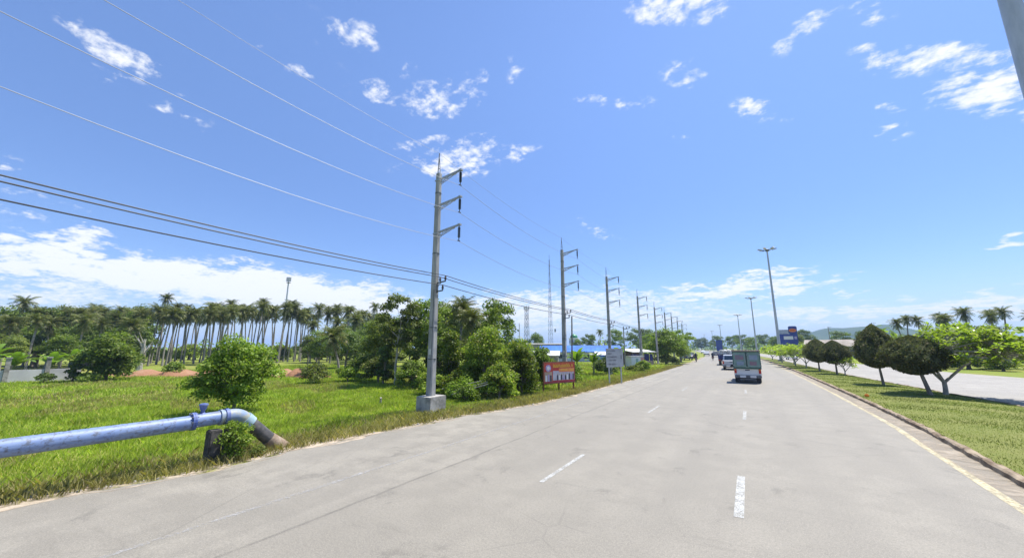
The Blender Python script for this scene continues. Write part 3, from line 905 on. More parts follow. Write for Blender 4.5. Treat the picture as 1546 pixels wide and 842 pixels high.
PALM_KINDS = [palm_meshes(21, 10, 2.5, 36, 7), palm_meshes(22, 10, 2.3, 30, 5), palm_meshes(23, 10, 2.7, 38, 9), palm_meshes(24, 10, 2.2, 32, 4), palm_meshes(25, 10, 2.5, 28, 7)]
def palm(x, y, h, i, label, group, crown_scale=1.0):
    tm, cm = PALM_KINDS[i % len(PALM_KINDS)]
    t = thing('coconut_palm', label, 'palm tree', (x, y, gz(x, y)), (i * 1.7) % 6.28, group)
    h *= 1.0 + 0.05 * math.sin(i * 5.7)
    s = h / 11.2
    t.rotation_euler = (R(3.2) * math.sin(i * 2.3), R(3.2) * math.cos(i * 3.1), (i * 1.7) % 6.28)
    a = link('trunk', tm, t); a.scale = (1.0, 1.0, s)
    b = link('crown', cm, t)
    tp = tm.vertices[-1].co
    zt = 10.0
    b.scale = (crown_scale,) * 3
    b.location = (0, 0, zt * s - zt * crown_scale)
    return t
PALMS = [
    (-87.0, 7.6, 10.2), (-81.3, 11.4, 8.4), (-87.1, 10.0, 7.8), (-76.1, 11.5, 7.7), (-82.1, 14.0, 8.7), (-79.1, 15.0, 8.0), (-84.0, 16.8, 9.0), (-76.1, 17.6, 8.0),
    (-83.9, 20.7, 9.6), (-79.8, 21.1, 11.5), (-83.5, 23.6, 10.1), (-78.2, 23.6, 9.3), (-77.2, 25.0, 9.8), (-81.0, 27.4, 10.6), (-82.9, 29.0, 10.4), (-75.6, 27.6, 10.1),
    (-81.9, 31.0, 11.9), (-81.1, 31.9, 10.3), (-72.4, 29.4, 9.8), (-76.8, 32.2, 10.9), (-77.3, 34.0, 12.1), (-79.4, 36.3, 11.1), (-75.8, 36.2, 11.3), (-69.6, 34.3, 10.9),
    (-72.8, 37.6, 10.6), (-72.3, 38.5, 9.9), (-71.9, 39.4, 10.3), (-75.4, 44.5, 11.5), (-68.1, 42.4, 10.0), (-65.8, 43.2, 10.7), (-67.9, 46.5, 11.5), (-67.6, 49.3, 10.0),
    (-69.5, 52.8, 10.1), (-108.0, 22.6, 10.5), (-97.1, 21.2, 9.2), (-103.9, 23.5, 9.7), (-94.1, 22.2, 9.4), (-107.9, 26.6, 11.0), (-102.3, 26.9, 10.4), (-97.5, 26.0, 9.2),
    (-93.3, 26.6, 10.1), (-94.4, 27.6, 9.1), (-104.9, 32.0, 10.0), (-102.4, 32.4, 11.1), (-103.6, 33.8, 11.1), (-84.9, 29.5, 9.9), (-88.2, 31.7, 9.7), (-98.3, 36.4, 11.6),
    (-84.1, 32.3, 9.4), (-92.8, 37.1, 10.8), (-94.0, 38.7, 10.5), (-85.8, 36.9, 10.9), (-91.2, 40.0, 11.0), (-90.7, 41.3, 10.5), (-99.7, 47.5, 11.7), (-82.0, 40.6, 11.0),
    (-94.4, 48.5, 12.0), (-93.4, 49.5, 11.9), (-83.5, 45.4, 11.2), (-93.5, 53.0, 11.2), (-72.1, 5.7, 5.8), (-68.5, 7.2, 6.5), (-74.4, 9.3, 6.4), (-70.6, 11.2, 6.5),
    (-68.3, 12.2, 6.0), (-70.3, 15.3, 6.4), (-61.1, 38.6, 7.8), (-54.8, 38.7, 7.6), (-65.6, 37.7, 7.4),
]
PALMS += [
    (-85.7, 21.9, 10.1), (-92.8, 24.5, 9.9), (-72.0, 19.7, 7.9), (-72.8, 20.3, 8.8), (-93.8, 26.8, 9.9), (-87.0, 26.3, 10.6), (-77.1, 23.7, 8.9), (-93.0, 29.9, 9.8),
    (-86.3, 28.8, 9.5), (-72.1, 24.6, 8.3), (-80.7, 28.2, 9.8), (-70.9, 25.9, 9.7), (-72.4, 26.8, 8.5), (-83.1, 31.8, 10.7), (-89.5, 35.8, 12.2), (-72.6, 29.9, 10.0),
    (-74.1, 31.3, 9.7), (-82.8, 35.7, 10.2), (-83.3, 37.6, 11.7), (-71.3, 32.5, 10.8), (-80.1, 38.3, 10.8), (-73.4, 36.0, 10.0), (-74.1, 37.5, 11.5), (-85.2, 43.6, 12.6),
    (-78.1, 41.7, 10.4), (-78.0, 42.8, 10.5), (-76.8, 42.2, 10.9), (-72.8, 41.5, 10.4), (-78.9, 47.2, 11.7), (-78.7, 49.1, 13.0), (-76.6, 50.1, 12.2), (-63.7, 43.4, 10.4),
    (-66.5, 47.1, 10.1), (-69.8, 50.9, 10.8), (-63.2, 47.8, 11.5), (-86.0, 8.7, 8.3), (-85.4, 9.9, 8.7), (-90.4, 12.1, 8.9), (-84.8, 13.0, 8.3), (-95.5, 16.4, 10.5),
    (-92.8, 17.4, 9.7), (-81.1, 16.9, 8.4), (-77.7, 17.7, 8.5), (-74.9, 18.9, 9.3),
]
pr_ = random.Random(5)
for i, (x, y, h) in enumerate(PALMS):
    if i == 0: lab = 'tall coconut palm standing clear above the broad trees at far left'
    elif i == 9: lab = 'tallest coconut palm at the left end of the bare-trunked row'
    elif i < 33: lab = 'slender coconut palm with bare grey trunk at the front of the plantation'
    elif i < 60: lab = 'coconut palm deeper inside the plantation behind the front row'
    elif i < 69: lab = 'short coconut palm among the dark trees below the tall palms'
    else: lab = 'slim coconut palm standing among the taller palms of the plantation'
    palm(x, y, h, i * 3 + pr_.randrange(2), lab, None if i in (0, 9) else ('front row palms' if i < 33 else 'inner palms' if i < 60 else 'short palms' if i < 69 else 'slim palms'), pr_.uniform(0.62, 0.92) * (0.95 if h > 8 else 0.9))
# palms right of the far carriageway
for i, (x, y, h) in enumerate([(23.4, 92.1, 8.6), (25.2, 91.6, 8.5), (28.0, 91, 8.2), (30.2, 90.5, 8.8), (32.4, 90, 8.0), (33.4, 88, 9.0), (36.5, 90, 8.6), (24.5, 97, 8.3), (29.3, 96, 8.4), (35, 94, 8.6)]):
    palm(x, y, h, i * 2 + 1, 'dark coconut palm above the hedge right of the far carriageway', 'palms beyond the far carriageway', 0.64)

# ---------------- broad trees behind and among the palms
FAR_KINDS = []
for s_, (hh, ww, bb, nn, lf) in enumerate([(9, 7.5, 0.30, 16, 'leaf_dark'), (8, 6.5, 0.2, 14, 'leaf_mid'), (10, 6, 0.3, 15, 'leaf_olive'), (7, 7, 0.12, 16, 'leaf_dark'), (3, 4.5, 0.0, 16, 'leaf_vine')]):
    cl = clump_set(40 + s_, ww, hh * bb, hh, nn, 1.35 if s_ < 4 else 0.8, 'round' if s_ < 4 else 'dome')
    FAR_KINDS.append((hh, limbs(cl[:8], hh * bb + 1.5, 0.2, 40 + s_).mesh('trunk', M['bark'], True), crown_mesh('crown', cl, 5200, 0.30 if s_ < 4 else 0.2, M[lf], 40 + s_, 0.7)))
def far_tree(x, y, h, k, label, group, wide=1.0, z=None):
    hh, tm, cm = FAR_KINDS[k if k == 4 else k % 4]
    s = h / hh
    t = thing('broadleaf_tree', label, 'tree', (x, y, gz(x, y) if z is None else z), (x * 1.3 + y) % 6.28, group, (s * wide, s * wide, s))
    link('trunk', tm, t); link('crown', cm, t)
    return t
ft = random.Random(8)
for (x, y, h, k, wd) in [(-88, 2, 7.6, 0, 1.1), (-82, 5, 6.6, 2, 1.2), (-86, 9.5, 9.0, 0, 1.0), (-90, 12.5, 9.2, 2, 0.9), (-79, 9, 5.8, 1, 1.2), (-84, 14.5, 7.6, 0, 1.0), (-95, 17.5, 9.6, 0, 1.0), (-90, 19.5, 10.6, 3, 0.8), (-78, 13, 5.2, 3, 1.1), (-96, 21, 8.5, 0, 0.9), (-76, 8, 4.6, 0, 1.2), (-76, 3.5, 4.8, 1, 1.3), (-80, 0, 7.6, 2, 1.2), (-72, 1, 5.5, 0, 1.3), (-92, 7, 8.6, 1, 1.1), (-74, 12, 6.4, 0, 1.1), (-82, 11.5, 8.4, 2, 1.0), (-73, 16, 6.2, 3, 1.0), (-80, 17.5, 8.2, 1, 0.9), (-68, 9.5, 4.2, 1, 1.2), (-66, 6, 4.0, 2, 1.2), (-86, 18.5, 9.6, 0, 0.8)]:
    far_tree(x, y, h, k, 'dark broadleaf tree crowded behind the grey boundary wall at far left', 'trees at the far left', wd)
for i in range(30):
    q = i / 29
    x = -112 + q * 44 + ft.uniform(-3, 3); y = 24 + q * 42 + ft.uniform(-3, 3)
    far_tree(x, y, ft.uniform(2.2, 3.8), 4 if i % 2 else i, 'low dark undergrowth tree far behind the palm trunks', 'undergrowth behind the palms', 1.25)
for (x, y, h, k, wd) in [(-75, 52, 9.5, 1, 1.0), (-70, 55.5, 11.2, 0, 0.8), (-66, 50, 8.5, 2, 1.0), (-60, 47, 8.0, 1, 1.0), (-62, 55, 9.6, 3, 0.9), (-54, 50, 8.4, 0, 0.9), (-58, 60, 9.0, 2, 1.0), (-50, 40, 6.2, 2, 1.0), (-46, 37, 6.4, 1, 1.1), (-42, 40, 7.4, 0, 1.0), (-39, 33, 5.6, 2, 1.0), (-35, 30, 5.2, 1, 1.0), (-56, 40, 6.6, 3, 1.0), (-34, 38, 7.4, 3, 0.9), (-28, 36, 6.6, 1, 0.9), (-64, 38, 5.6, 1, 1.1), (-58, 33, 4.6, 2, 1.1), (-62, 44, 7.0, 0, 1.0), (-50, 30, 4.2, 1, 1.1), (-27, 30, 7.6, 2, 0.75), (-24, 28.5, 7.4, 2, 0.7), (-22, 32, 7.6, 1, 0.75), (-44, 30, 5.4, 3, 1.0)]:
    far_tree(x, y, h, k, 'leafy tree in the dense wood between the palms and the power pole', 'wood between palms and power pole', wd)

# ---------------- shrubs and bushes in the field
broad_tree('round_bush', 'large round bushy tree standing alone in the grass behind the blue pipe', -17.6, 7.2, 3.0, 3.15, 0.08, 24, 0.55, 13000, 0.115, 'leaf_fresh', 61, 'round', cat='bush', tr=0.07)
broad_tree('tall_bush', 'tall dense dark green bush at the end of the grey boundary wall', -43.8, 8.7, 3.9, 4.3, 0.04, 16, 0.9, 9000, 0.22, 'leaf_mid', 62, 'round', cat='bush')
broad_tree('low_bush', 'small rounded green bush on the red earth bank', -45.6, 13.3, 1.35, 2.0, 0.05, 7, 0.5, 1500, 0.17, 'leaf_mid', 63, 'dome', cat='bush')
broad_tree('low_bush', 'small dark bush at the foot of the grey boundary wall', -44.0, 5.6, 0.9, 1.3, 0.05, 5, 0.36, 800, 0.15, 'leaf_dark', 64, 'dome', cat='bush')
broad_tree('low_bush', 'narrow dark upright shrub against the boundary wall end', -44.2, 7.0, 2.0, 0.95, 0.05, 7, 0.34, 1100, 0.15, 'leaf_dark', 65, 'tall', cat='bush')
broad_tree('low_bush', 'low spreading shrub in front of the tall dark bush', -42.6, 7.6, 0.85, 1.8, 0.05, 6, 0.4, 900, 0.15, 'leaf_mid', 66, 'dome', cat='bush')
broad_tree('low_bush', 'rounded bush left of the drooping young palm', -27.4, 16.2, 1.55, 2.4, 0.04, 10, 0.5, 2800, 0.14, 'leaf_olive', 67, 'dome', cat='bush')
broad_tree('low_bush', 'rounded bush right of the drooping young palm', -26.0, 18.0, 1.3, 2.4, 0.04, 10, 0.45, 2600, 0.14, 'leaf_fresh', 68, 'dome', cat='bush')
palm(-32.5, 21.6, 4.3, 2, 'short drooping coconut palm in the thicket at the field edge', None, 0.68)
# thicket of slender trees left of the first power pole
broad_tree('slender_tree', 'slender open-crowned tree on the left of the thicket', -21.2, 18.4, 6.6, 3.6, 0.34, 20, 0.62, 6500, 0.16, 'leaf_olive', 71, 'tall', 'bark_pale', 0.10)
broad_tree('slender_tree', 'tall leafy tree just left of the first power pole', -20.4, 20.6, 6.5, 4.2, 0.26, 20, 0.75, 7500, 0.17, 'leaf_mid', 72, 'tall', 'bark_pale', 0.11)
broad_tree('slender_tree', 'lower olive tree at the left edge of the thicket', -25.0, 20.0, 5.0, 3.4, 0.2, 16, 0.7, 6000, 0.17, 'leaf_olive', 73, 'round', 'bark', 0.09)
broad_tree('slender_tree', 'broad olive tree behind the drooping young palm', -29.5, 25.0, 5.8, 5.0, 0.2, 18, 0.9, 7000, 0.19, 'leaf_olive', 74, 'round', 'bark', 0.12)
broad_tree('vine_column', 'dark creeper-covered stump at the foot of the slender trees', -22.3, 18.3, 2.9, 1.2, 0.02, 9, 0.42, 3000, 0.13, 'leaf_dark', 75, 'tall', cat='bush')
broad_tree('vine_column', 'second creeper-covered stump between the slender trees', -20.0, 18.8, 2.5, 1.0, 0.02, 8, 0.4, 2600, 0.13, 'leaf_mid', 76, 'tall', cat='bush')
broad_tree('slender_tree', 'bushy green tree filling the gap behind the first power pole', -18.6, 20.0, 4.4, 3.2, 0.06, 15, 0.7, 6000, 0.16, 'leaf_mid', 77, 'round', 'bark', 0.08)
palm(-17.8, 21.0, 5.9, 8, 'dark coconut palm rising behind the creeper thicket', None, 0.66)
palm(-16.6, 21.6, 5.3, 5, 'lower coconut palm behind the creeper thicket', None, 0.6)
broad_tree('slender_tree', 'thin-crowned tree right of the dark palm', -15.6, 22.2, 5.6, 2.5, 0.35, 14, 0.5, 3600, 0.15, 'leaf_mid', 78, 'tall', 'bark', 0.08)
broad_tree('vine_column', 'tall pointed column of creepers right of the first power pole', -14.9, 17.0, 3.7, 1.7, 0.02, 14, 0.5, 5200, 0.12, 'leaf_vine', 79, 'cone', cat='bush')
broad_tree('vine_thicket', 'highest creeper mound of the thicket with yellowing leaves', -12.6, 17.4, 3.75, 3.6, 0.02, 22, 0.62, 12000, 0.12, 'leaf_vine', 80, 'dome', cat='bush')
broad_tree('vine_thicket', 'creeper mound sloping down beside the red billboard', -10.9, 18.4, 2.9, 2.3, 0.02, 16, 0.52, 8000, 0.11, 'leaf_vine', 81, 'dome', cat='bush')
broad_tree('vine_thicket', 'bright creeper mound behind the red billboard', -11.3, 21.4, 2.75, 2.2, 0.02, 14, 0.5, 6000, 0.12, 'leaf_fresh', 82, 'dome', cat='bush')
broad_tree('vine_thicket', 'dark lower creeper mound at the front of the thicket', -11.0, 16.3, 1.9, 2.4, 0.02, 14, 0.48, 6500, 0.11, 'leaf_vine', 83, 'dome', cat='bush')
broad_tree('vine_thicket', 'low leafy mound right behind the concrete pole base', -15.0, 15.7, 1.35, 2.0, 0.02, 10, 0.42, 3600, 0.11, 'leaf_vine', 84, 'dome', cat='bush')
broad_tree('vine_thicket', 'olive mound under the pointed creeper column', -13.3, 15.9, 1.6, 2.2, 0.02, 11, 0.45, 4200, 0.11, 'leaf_vine', 85, 'dome', cat='bush')
broad_tree('vine_thicket', 'small grassy mound nearest the road in front of the thicket', -11.7, 14.6, 0.85, 1.5, 0.02, 9, 0.32, 2400, 0.10, 'leaf_fresh', 86, 'dome', cat='bush')
broad_tree('vine_thicket', 'wide dark mound filling the back of the thicket', -14.6, 19.6, 3.0, 3.4, 0.02, 16, 0.65, 7000, 0.14, 'leaf_mid', 87, 'dome', cat='bush')
broad_tree('hedge_bush', 'leafy bush behind the second power pole', -13.5, 25.5, 2.2, 2.8, 0.02, 12, 0.55, 4500, 0.14, 'leaf_mid', 88, 'dome', cat='bush')
broad_tree('hedge_bush', 'green bush between the red billboard and the banana plants', -12.0, 27.5, 1.5, 2.4, 0.02, 11, 0.45, 3500, 0.13, 'leaf_fresh', 89, 'dome', cat='bush')
broad_tree('hedge_bush', 'dark bush behind the grey road sign', -12.0, 36.5, 1.7, 3.4, 0.02, 12, 0.55, 4000, 0.16, 'leaf_dark', 90, 'dome', cat='bush')
broad_tree('hedge_bush', 'round green bush beside the pale side road', -10.6, 45.5, 1.25, 1.9, 0.02, 9, 0.42, 2200, 0.14, 'leaf_mid', 91, 'dome', cat='bush')
broad_tree('hedge_bush', 'low bush in front of the white food cart', -10.6, 42.0, 0.8, 2.2, 0.02, 9, 0.34, 2000, 0.13, 'leaf_olive', 92, 'dome', cat='bush')
broad_tree('rain_tree', 'broad domed dark green tree shading the roadside shop', -11.6, 66.0, 5.7, 8.4, 0.14, 30, 1.2, 12000, 0.26, 'leaf_mid', 93, 'dome', 'bark', 0.22)
broad_tree('roadside_tree', 'airy thin-leaved tree right of the domed tree', -10.8, 76.0, 6.1, 6.5, 0.35, 16, 0.85, 3600, 0.26, 'leaf_mid', 94, 'round', 'bark', 0.16, shell=0.9)
broad_tree('hedge_bush', 'ragged shrubs under the domed roadside tree', -11.2, 63.5, 1.6, 4.2, 0.02, 12, 0.6, 3000, 0.18, 'leaf_olive', 95, 'dome', cat='bush')
broad_tree('vine_thicket', 'creeper mound joining the highest mound to the billboard', -11.6, 19.2, 3.3, 3.0, 0.02, 20, 0.55, 9000, 0.12, 'leaf_vine', 120, 'dome', cat='bush')
broad_tree('vine_thicket', 'yellow-green creeper slope left of the highest mound', -14.0, 17.8, 3.0, 2.6, 0.02, 18, 0.5, 7500, 0.12, 'leaf_vine', 121, 'dome', cat='bush')
broad_tree('vine_thicket', 'low bright creepers between the pole base and the thicket', -12.6, 15.4, 1.1, 2.0, 0.02, 12, 0.36, 4200, 0.10, 'leaf_fresh', 122, 'dome', cat='bush')
broad_tree('vine_thicket', 'green tangle under the slender trees', -18.6, 17.6, 1.9, 3.4, 0.02, 16, 0.5, 6000, 0.13, 'leaf_mid', 123, 'dome', cat='bush')
broad_tree('vine_thicket', 'leafy tangle left of the slender trees', -23.6, 18.9, 2.2, 3.0, 0.02, 14, 0.55, 5500, 0.14, 'leaf_olive', 124, 'dome', cat='bush')
broad_tree('vine_thicket', 'low thicket behind the drooping young palm', -31.0, 23.5, 2.2, 4.2, 0.02, 14, 0.65, 5000, 0.17, 'leaf_mid', 125, 'dome', cat='bush')
# trees behind the roadside buildings
for i, (x, y, h, k, wd) in enumerate([(-52, 96, 7.4, 3, 0.8), (-44, 118, 7.6, 0, 0.9), (-36, 120, 8.6, 1, 0.9), (-30, 125, 9.4, 0, 1.0), (-24, 118, 8.6, 3, 1.0), (-22, 104, 6.4, 1, 1.0), (-17, 92, 5.6, 2, 1.0), (-40, 98, 5.0, 1, 0.9), (-60, 112, 6.0, 2, 1.0), (-66, 104, 6.4, 1, 1.0)]):
    far_tree(x, y, h, k, 'tree behind the blue-roofed roadside buildings', 'trees behind the blue roof', wd)
palm(-37, 108, 8.4, 3, 'small palm behind the white tower with the green dome', None, 0.7)
# far end of the road
for i, (x, y, h, k, wd) in enumerate([(-62, 300, 9, 0, 1.2), (-72, 330, 8, 1, 1.4), (-52, 285, 7, 2, 1.3), (-44, 262, 6, 1, 1.2), (-33, 235, 5.5, 1, 1.2), (-84, 380, 10, 3, 1.4)]):
    far_tree(x, y, h, k, 'distant tree left of the road where it vanishes', 'trees left of the vanishing road', wd)
for i, (x, y, h, k, wd) in enumerate([(-8, 250, 10, 0, 1.0), (2, 230, 8, 1, 1.2), (12, 205, 9, 3, 1.1), (8, 260, 11, 0, 1.2), (22, 225, 12, 0, 1.0), (17, 190, 8, 2, 1.2), (-20, 330, 12, 1, 1.2), (-4, 320, 13, 0, 1.4), (30, 190, 9, 1, 1.2), (40, 200, 10, 0, 1.2), (55, 190, 9, 2, 1.3), (-34, 360, 12, 3, 1.3)]):
    far_tree(x, y, h, k, 'distant tree right of the far end of the road', 'trees right of the vanishing road', wd)
# right verge of the far carriageway
for i, (x, y, h, k, wd) in enumerate([(21, 84, 4.6, 1, 1.0), (24.5, 80, 4.4, 2, 1.1), (27, 74, 4.6, 1, 1.1), (30, 70, 4.8, 3, 1.1), (33, 75, 6.6, 1, 1.0), (36, 70, 6.8, 2, 1.0), (38.5, 78, 8.0, 1, 1.0), (41, 73, 8.4, 0, 0.9), (26, 86, 5.2, 3, 1.1), (30, 84, 6.2, 0, 1.0), (20, 92, 4.2, 0, 1.1), (45, 78, 8.5, 2, 1.0)]):
    far_tree(x, y, h, k, 'leafy tree in the green belt right of the far carriageway', 'trees of the right-hand green belt', wd)

hb_ = random.Random(31)
for i, (x, y) in enumerate([(18.2, 84), (19.6, 78), (21.0, 73), (22.4, 68.5), (23.8, 65), (25.4, 62), (27.0, 59.5), (28.6, 57.5), (30.4, 56), (32.2, 54.5), (34.2, 53.5), (36.4, 52.5), (20.5, 81), (24.6, 70), (29.0, 62), (33, 58.5)]):
    far_tree(x, y, hb_.uniform(1.7, 3.0), 4, 'low bush of the hedge along the outer edge of the far carriageway', 'hedge along the far carriageway', 1.25)
# ---------------- clipped trees and frangipani on the median
def topiary(label, x, y, h, w, base, seed, lean=(0, 0), tr=0.07, n=15000, wide_low=0.42):
    """Clipped crown: a pointed onion shape with a flat underside."""
    z0 = float(med_z(np.array([x]), np.array([y]))[0])
    t = thing('clipped_tree', label, 'tree', (x, y, z0), 0.0, 'clipped trees on the median')
    r_ = np.random.default_rng(seed)
    zb = h * base
    mb = MB()
    mb.tube([(0, 0, -0.1), (lean[0] * 0.3, lean[1] * 0.3, zb * 0.5), (lean[0] * 0.6, lean[1] * 0.6, zb * 1.1), (lean[0], lean[1], h * 0.7)], [tr * 1.2, tr, tr * 0.85, tr * 0.4], 8)
    for k in range(6):
        a = k * 1.05
        mb.tube([(lean[0] * 0.55, lean[1] * 0.55, zb * 0.95), (lean[0] + 0.25 * w * math.cos(a), lean[1] + 0.25 * w * math.sin(a), zb + 0.35 * (h - zb))], [tr * 0.5, tr * 0.15], 5)
    mb.build('trunk', M['bark'], t, smooth=True)
    tt = r_.random(n) ** 0.85
    def prof(q): return np.where(q < wide_low, np.sin(np.clip(q / wide_low, 0, 1) * math.pi / 2) ** 0.5, np.cos(np.clip((q - wide_low) / (1 - wide_low), 0, 1) * math.pi / 2) ** 0.85)
    a = r_.uniform(0, 2 * np.pi, n)
    lump = 1 + 0.06 * np.sin(a * 3 + seed) + 0.06 * np.sin(a * 7 + tt * 9 + seed) + 0.06 * np.sin(tt * 21 + a * 4) + 0.05 * np.sin(a * 15 - tt * 17) + np.where(r_.random(n) < 0.03, r_.uniform(0.02, 0.14, n), 0)
    rad = w / 2 * prof(tt) * lump * (1 - 0.16 * r_.random(n) ** 2) * r_.normal(1, 0.045, n)
    sag = (1 - prof(tt)) * 0.0
    P = np.stack([lean[0] + rad * np.cos(a), lean[1] + rad * np.sin(a), zb + (h - zb) * tt + sag], 1)
    N = unit(np.stack([np.cos(a), np.sin(a), 0.5 + 0 * a], 1) + r_.normal(size=(n, 3)) * 0.45)
    s = 0.085 * r_.uniform(0.6, 1.6, n)
    V, F = leaf_cards(P, N, s, s * 0.6, r_)
    # dark closed shell added inside the crown to block daylight
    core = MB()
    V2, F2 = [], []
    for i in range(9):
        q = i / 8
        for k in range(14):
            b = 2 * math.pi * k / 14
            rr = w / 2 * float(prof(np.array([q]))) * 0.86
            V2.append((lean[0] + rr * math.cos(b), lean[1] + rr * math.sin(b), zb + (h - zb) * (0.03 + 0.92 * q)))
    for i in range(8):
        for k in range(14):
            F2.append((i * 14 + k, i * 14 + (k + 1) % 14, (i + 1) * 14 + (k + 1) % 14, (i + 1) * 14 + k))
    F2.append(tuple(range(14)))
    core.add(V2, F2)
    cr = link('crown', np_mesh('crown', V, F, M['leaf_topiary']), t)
    core.build('inner_light_block', M['leaf_core'], cr, smooth=True)
    return t
M['leaf_core'] = mat('leaf_core', (0.040, 0.052, 0.022), 0.95, (0.06, 0.07, 0.03), 6)  # dark colour of the added daylight-blocking shell inside the clipped crowns
topiary('pear-shaped clipped dark tree with pointed top on the median', 7.1, 33.4, 3.85, 2.15, 0.27, 1, lean=(-0.12, 0), n=15000, wide_low=0.36)
topiary('wide leaning clipped dark tree whose crown touches the nearest frangipani', 7.5, 27.4, 2.95, 2.6, 0.33, 2, lean=(-0.34, 0.15), tr=0.085, n=19000, wide_low=0.52)
topiary('smaller clipped dark tree, right one of the overlapping pair', 6.5, 44.4, 3.0, 2.3, 0.30, 3, n=11000)
topiary('smaller clipped dark tree, left one of the overlapping pair', 5.9, 49.4, 3.25, 2.3, 0.26, 4, n=11000)

def frangipani(label, x, y, h, w, seed, group=None, nw=120, ll=0.26, per=13, z0=None, shift=(0.0, 0.0)):
    """Forked pale trunk, spreading limbs and whorls of long leaves at the branch ends."""
    r_ = random.Random(seed)
    if z0 is None: z0 = float(med_z(np.array([x]), np.array([y]))[0])
    t = thing('frangipani', label, 'tree', (x, y, z0), 0.0, group)
    mb = MB(); k0 = h / 3.7
    fork = Vector((0.04, 0.02, h * 0.16))
    mb.tube([(0, 0, -0.06), (0.03, 0.0, h * 0.08), fork], [0.11 * k0, 0.095 * k0, 0.09 * k0], 8)
    subs = []
    for k in range(3):
        a = k * 2.1 + r_.uniform(-0.3, 0.3)
        e = fork + Vector((math.cos(a) * w * 0.17, math.sin(a) * w * 0.17, h * 0.24))
        mb.tube([fork, fork.lerp(e, 0.5) + Vector((0.03, 0, 0.04)), e], [0.07 * k0, 0.06 * k0, 0.052 * k0], 7)
        for j in range(3):
            b = a + (j - 1) * 0.9 + r_.uniform(-0.2, 0.2)
            f_ = e + Vector((math.cos(b) * w * 0.15, math.sin(b) * w * 0.15, h * r_.uniform(0.12, 0.24)))
            mb.tube([e, e.lerp(f_, 0.5) + Vector((0, 0, 0.05)), f_], [0.048 * k0, 0.04 * k0, 0.034 * k0], 6)
            subs.append(f_)
    V, F = [], []
    for i in range(nw):
        a = i * 2.39996; q = math.sqrt((i + 0.5) / nw) * r_.uniform(0.85, 1.08)
        dome = 1 - 0.55 * q * q
        z = h * (0.40 + (0.57 * dome + 0.03) * r_.uniform(0.05, 1.0) ** 0.75 * r_.uniform(0.85, 1.05))
        c = Vector((math.cos(a) * q * w / 2 + shift[0], math.sin(a) * q * w / 2 + shift[1], z))
        s_ = min(subs, key=lambda p: (p - c).length)
        mb.tube([s_, s_.lerp(c, 0.5) + Vector((0, 0, 0.06)), c], [0.026 * k0, 0.022 * k0, 0.018 * k0], 5)
        for k in range(per):
            b = k * 2.39996 + r_.uniform(-0.2, 0.2)
            e_ = R(r_.uniform(-18, 62))
            ld = Vector((math.cos(b) * math.cos(e_), math.sin(b) * math.cos(e_), math.sin(e_)))
            sd = ld.cross(Vector((0, 0, 1))).normalized()
            l_ = ll * r_.uniform(0.7, 1.2); w_ = l_ * 0.34
            o0 = c + Vector((0, 0, r_.uniform(-0.10, 0.06)))
            p1 = o0 + ld * l_ * 0.55; p2 = o0 + ld * l_ - Vector((0, 0, l_ * 0.22))
            o = len(V)
            V += [o0[:], (p1 + sd * w_ * 0.5)[:], p2[:], (p1 - sd * w_ * 0.5)[:]]
            F.append((o, o + 1, o + 2, o + 3))
    mb.build('trunk', M['bark_pale'], t, smooth=True)
    link('crown', np_mesh('crown', np.array(V), np.array(F), M['leaf_plumeria']), t)
    return t
frangipani('large spreading frangipani with forked pale trunk, nearest tree on the median', 8.35, 28.6, 3.75, 5.0, 12, nw=330, ll=0.32, shift=(0.95, 0.0))
frangipani('small frangipani at the foot of the overlapping pair of clipped trees', 6.95, 44.0, 1.75, 1.9, 13, nw=40, ll=0.26)
fr_labels = ['nearest frangipani of the far row behind the clipped pair', 'second frangipani of the far median row', 'third frangipani of the far median row', 'fourth frangipani of the far median row', 'fifth frangipani of the far median row', 'last frangipani before the second lamp mast']
for i, (x, y) in enumerate([(5.6, 57), (5.0, 62), (5.3, 67.5), (4.3, 74), (4.6, 81), (3.8, 91)]):
    frangipani(fr_labels[i], x, y, 2.9, 3.9, 20 + i, 'far row of frangipani trees', nw=110, ll=0.38, per=9)
broad_tree('weed_tuft', 'small bright weed growing in the near median lawn', 7.2, 16.3, 0.26, 0.45, 0.02, 5, 0.12, 160, 0.07, 'leaf_fresh', 99, 'dome', cat='weed', tr=0.006, z=0.16)

# ---------------- banana plants
def banana(label, x, y, h, seed, n=8):
    r_ = random.Random(seed)
    t = thing('banana_plant', label, 'banana plant', (x, y, gz(x, y)), 0, 'banana plants')
    MB().tube([(0, 0, -0.05), (0.02, 0.03, h * 0.3), (0.0, 0.05, h * 0.55)], [0.10, 0.08, 0.05], 8).build('stem', M['stem'], t, smooth=True)
    for k in range(n):
        a = k * 2.39996 + r_.uniform(-0.3, 0.3)
        e0 = R(78 - 50 * k / n); ln = h * r_.uniform(0.5, 0.68)
        p = Vector((0, 0.05, h * 0.5)); V, F = [], []
        sd = Vector((-math.sin(a), math.cos(a), 0))
        for s in range(9):
            q = s / 8
            el_ = e0 - 1.25 * q ** 1.7
            d = Vector((math.cos(a) * math.cos(el_), math.sin(a) * math.cos(el_), math.sin(el_)))
            w_ = 0.26 * h / 2.4 * math.sin(math.pi * min(0.98, max(0.03, q * 1.0))) ** 0.6 * (0 if s == 0 else 1) + 0.015
            V += [(p + sd * w_ + Vector((0, 0, 0.25 * w_)))[:], p[:], (p - sd * w_ + Vector((0, 0, 0.25 * w_)))[:]]
            p = p + d * (ln / 8)
        for s in range(8):
            F += [(s * 3, s * 3 + 1, s * 3 + 4, s * 3 + 3), (s * 3 + 1, s * 3 + 2, s * 3 + 5, s * 3 + 4)]
        link('leaf', np_mesh('leaf', np.array(V), np.array(F), M['leaf_banana']), t)
M['stem'] = mat('stem', (0.16, 0.18, 0.06), 0.7, (0.25, 0.24, 0.10), 6)
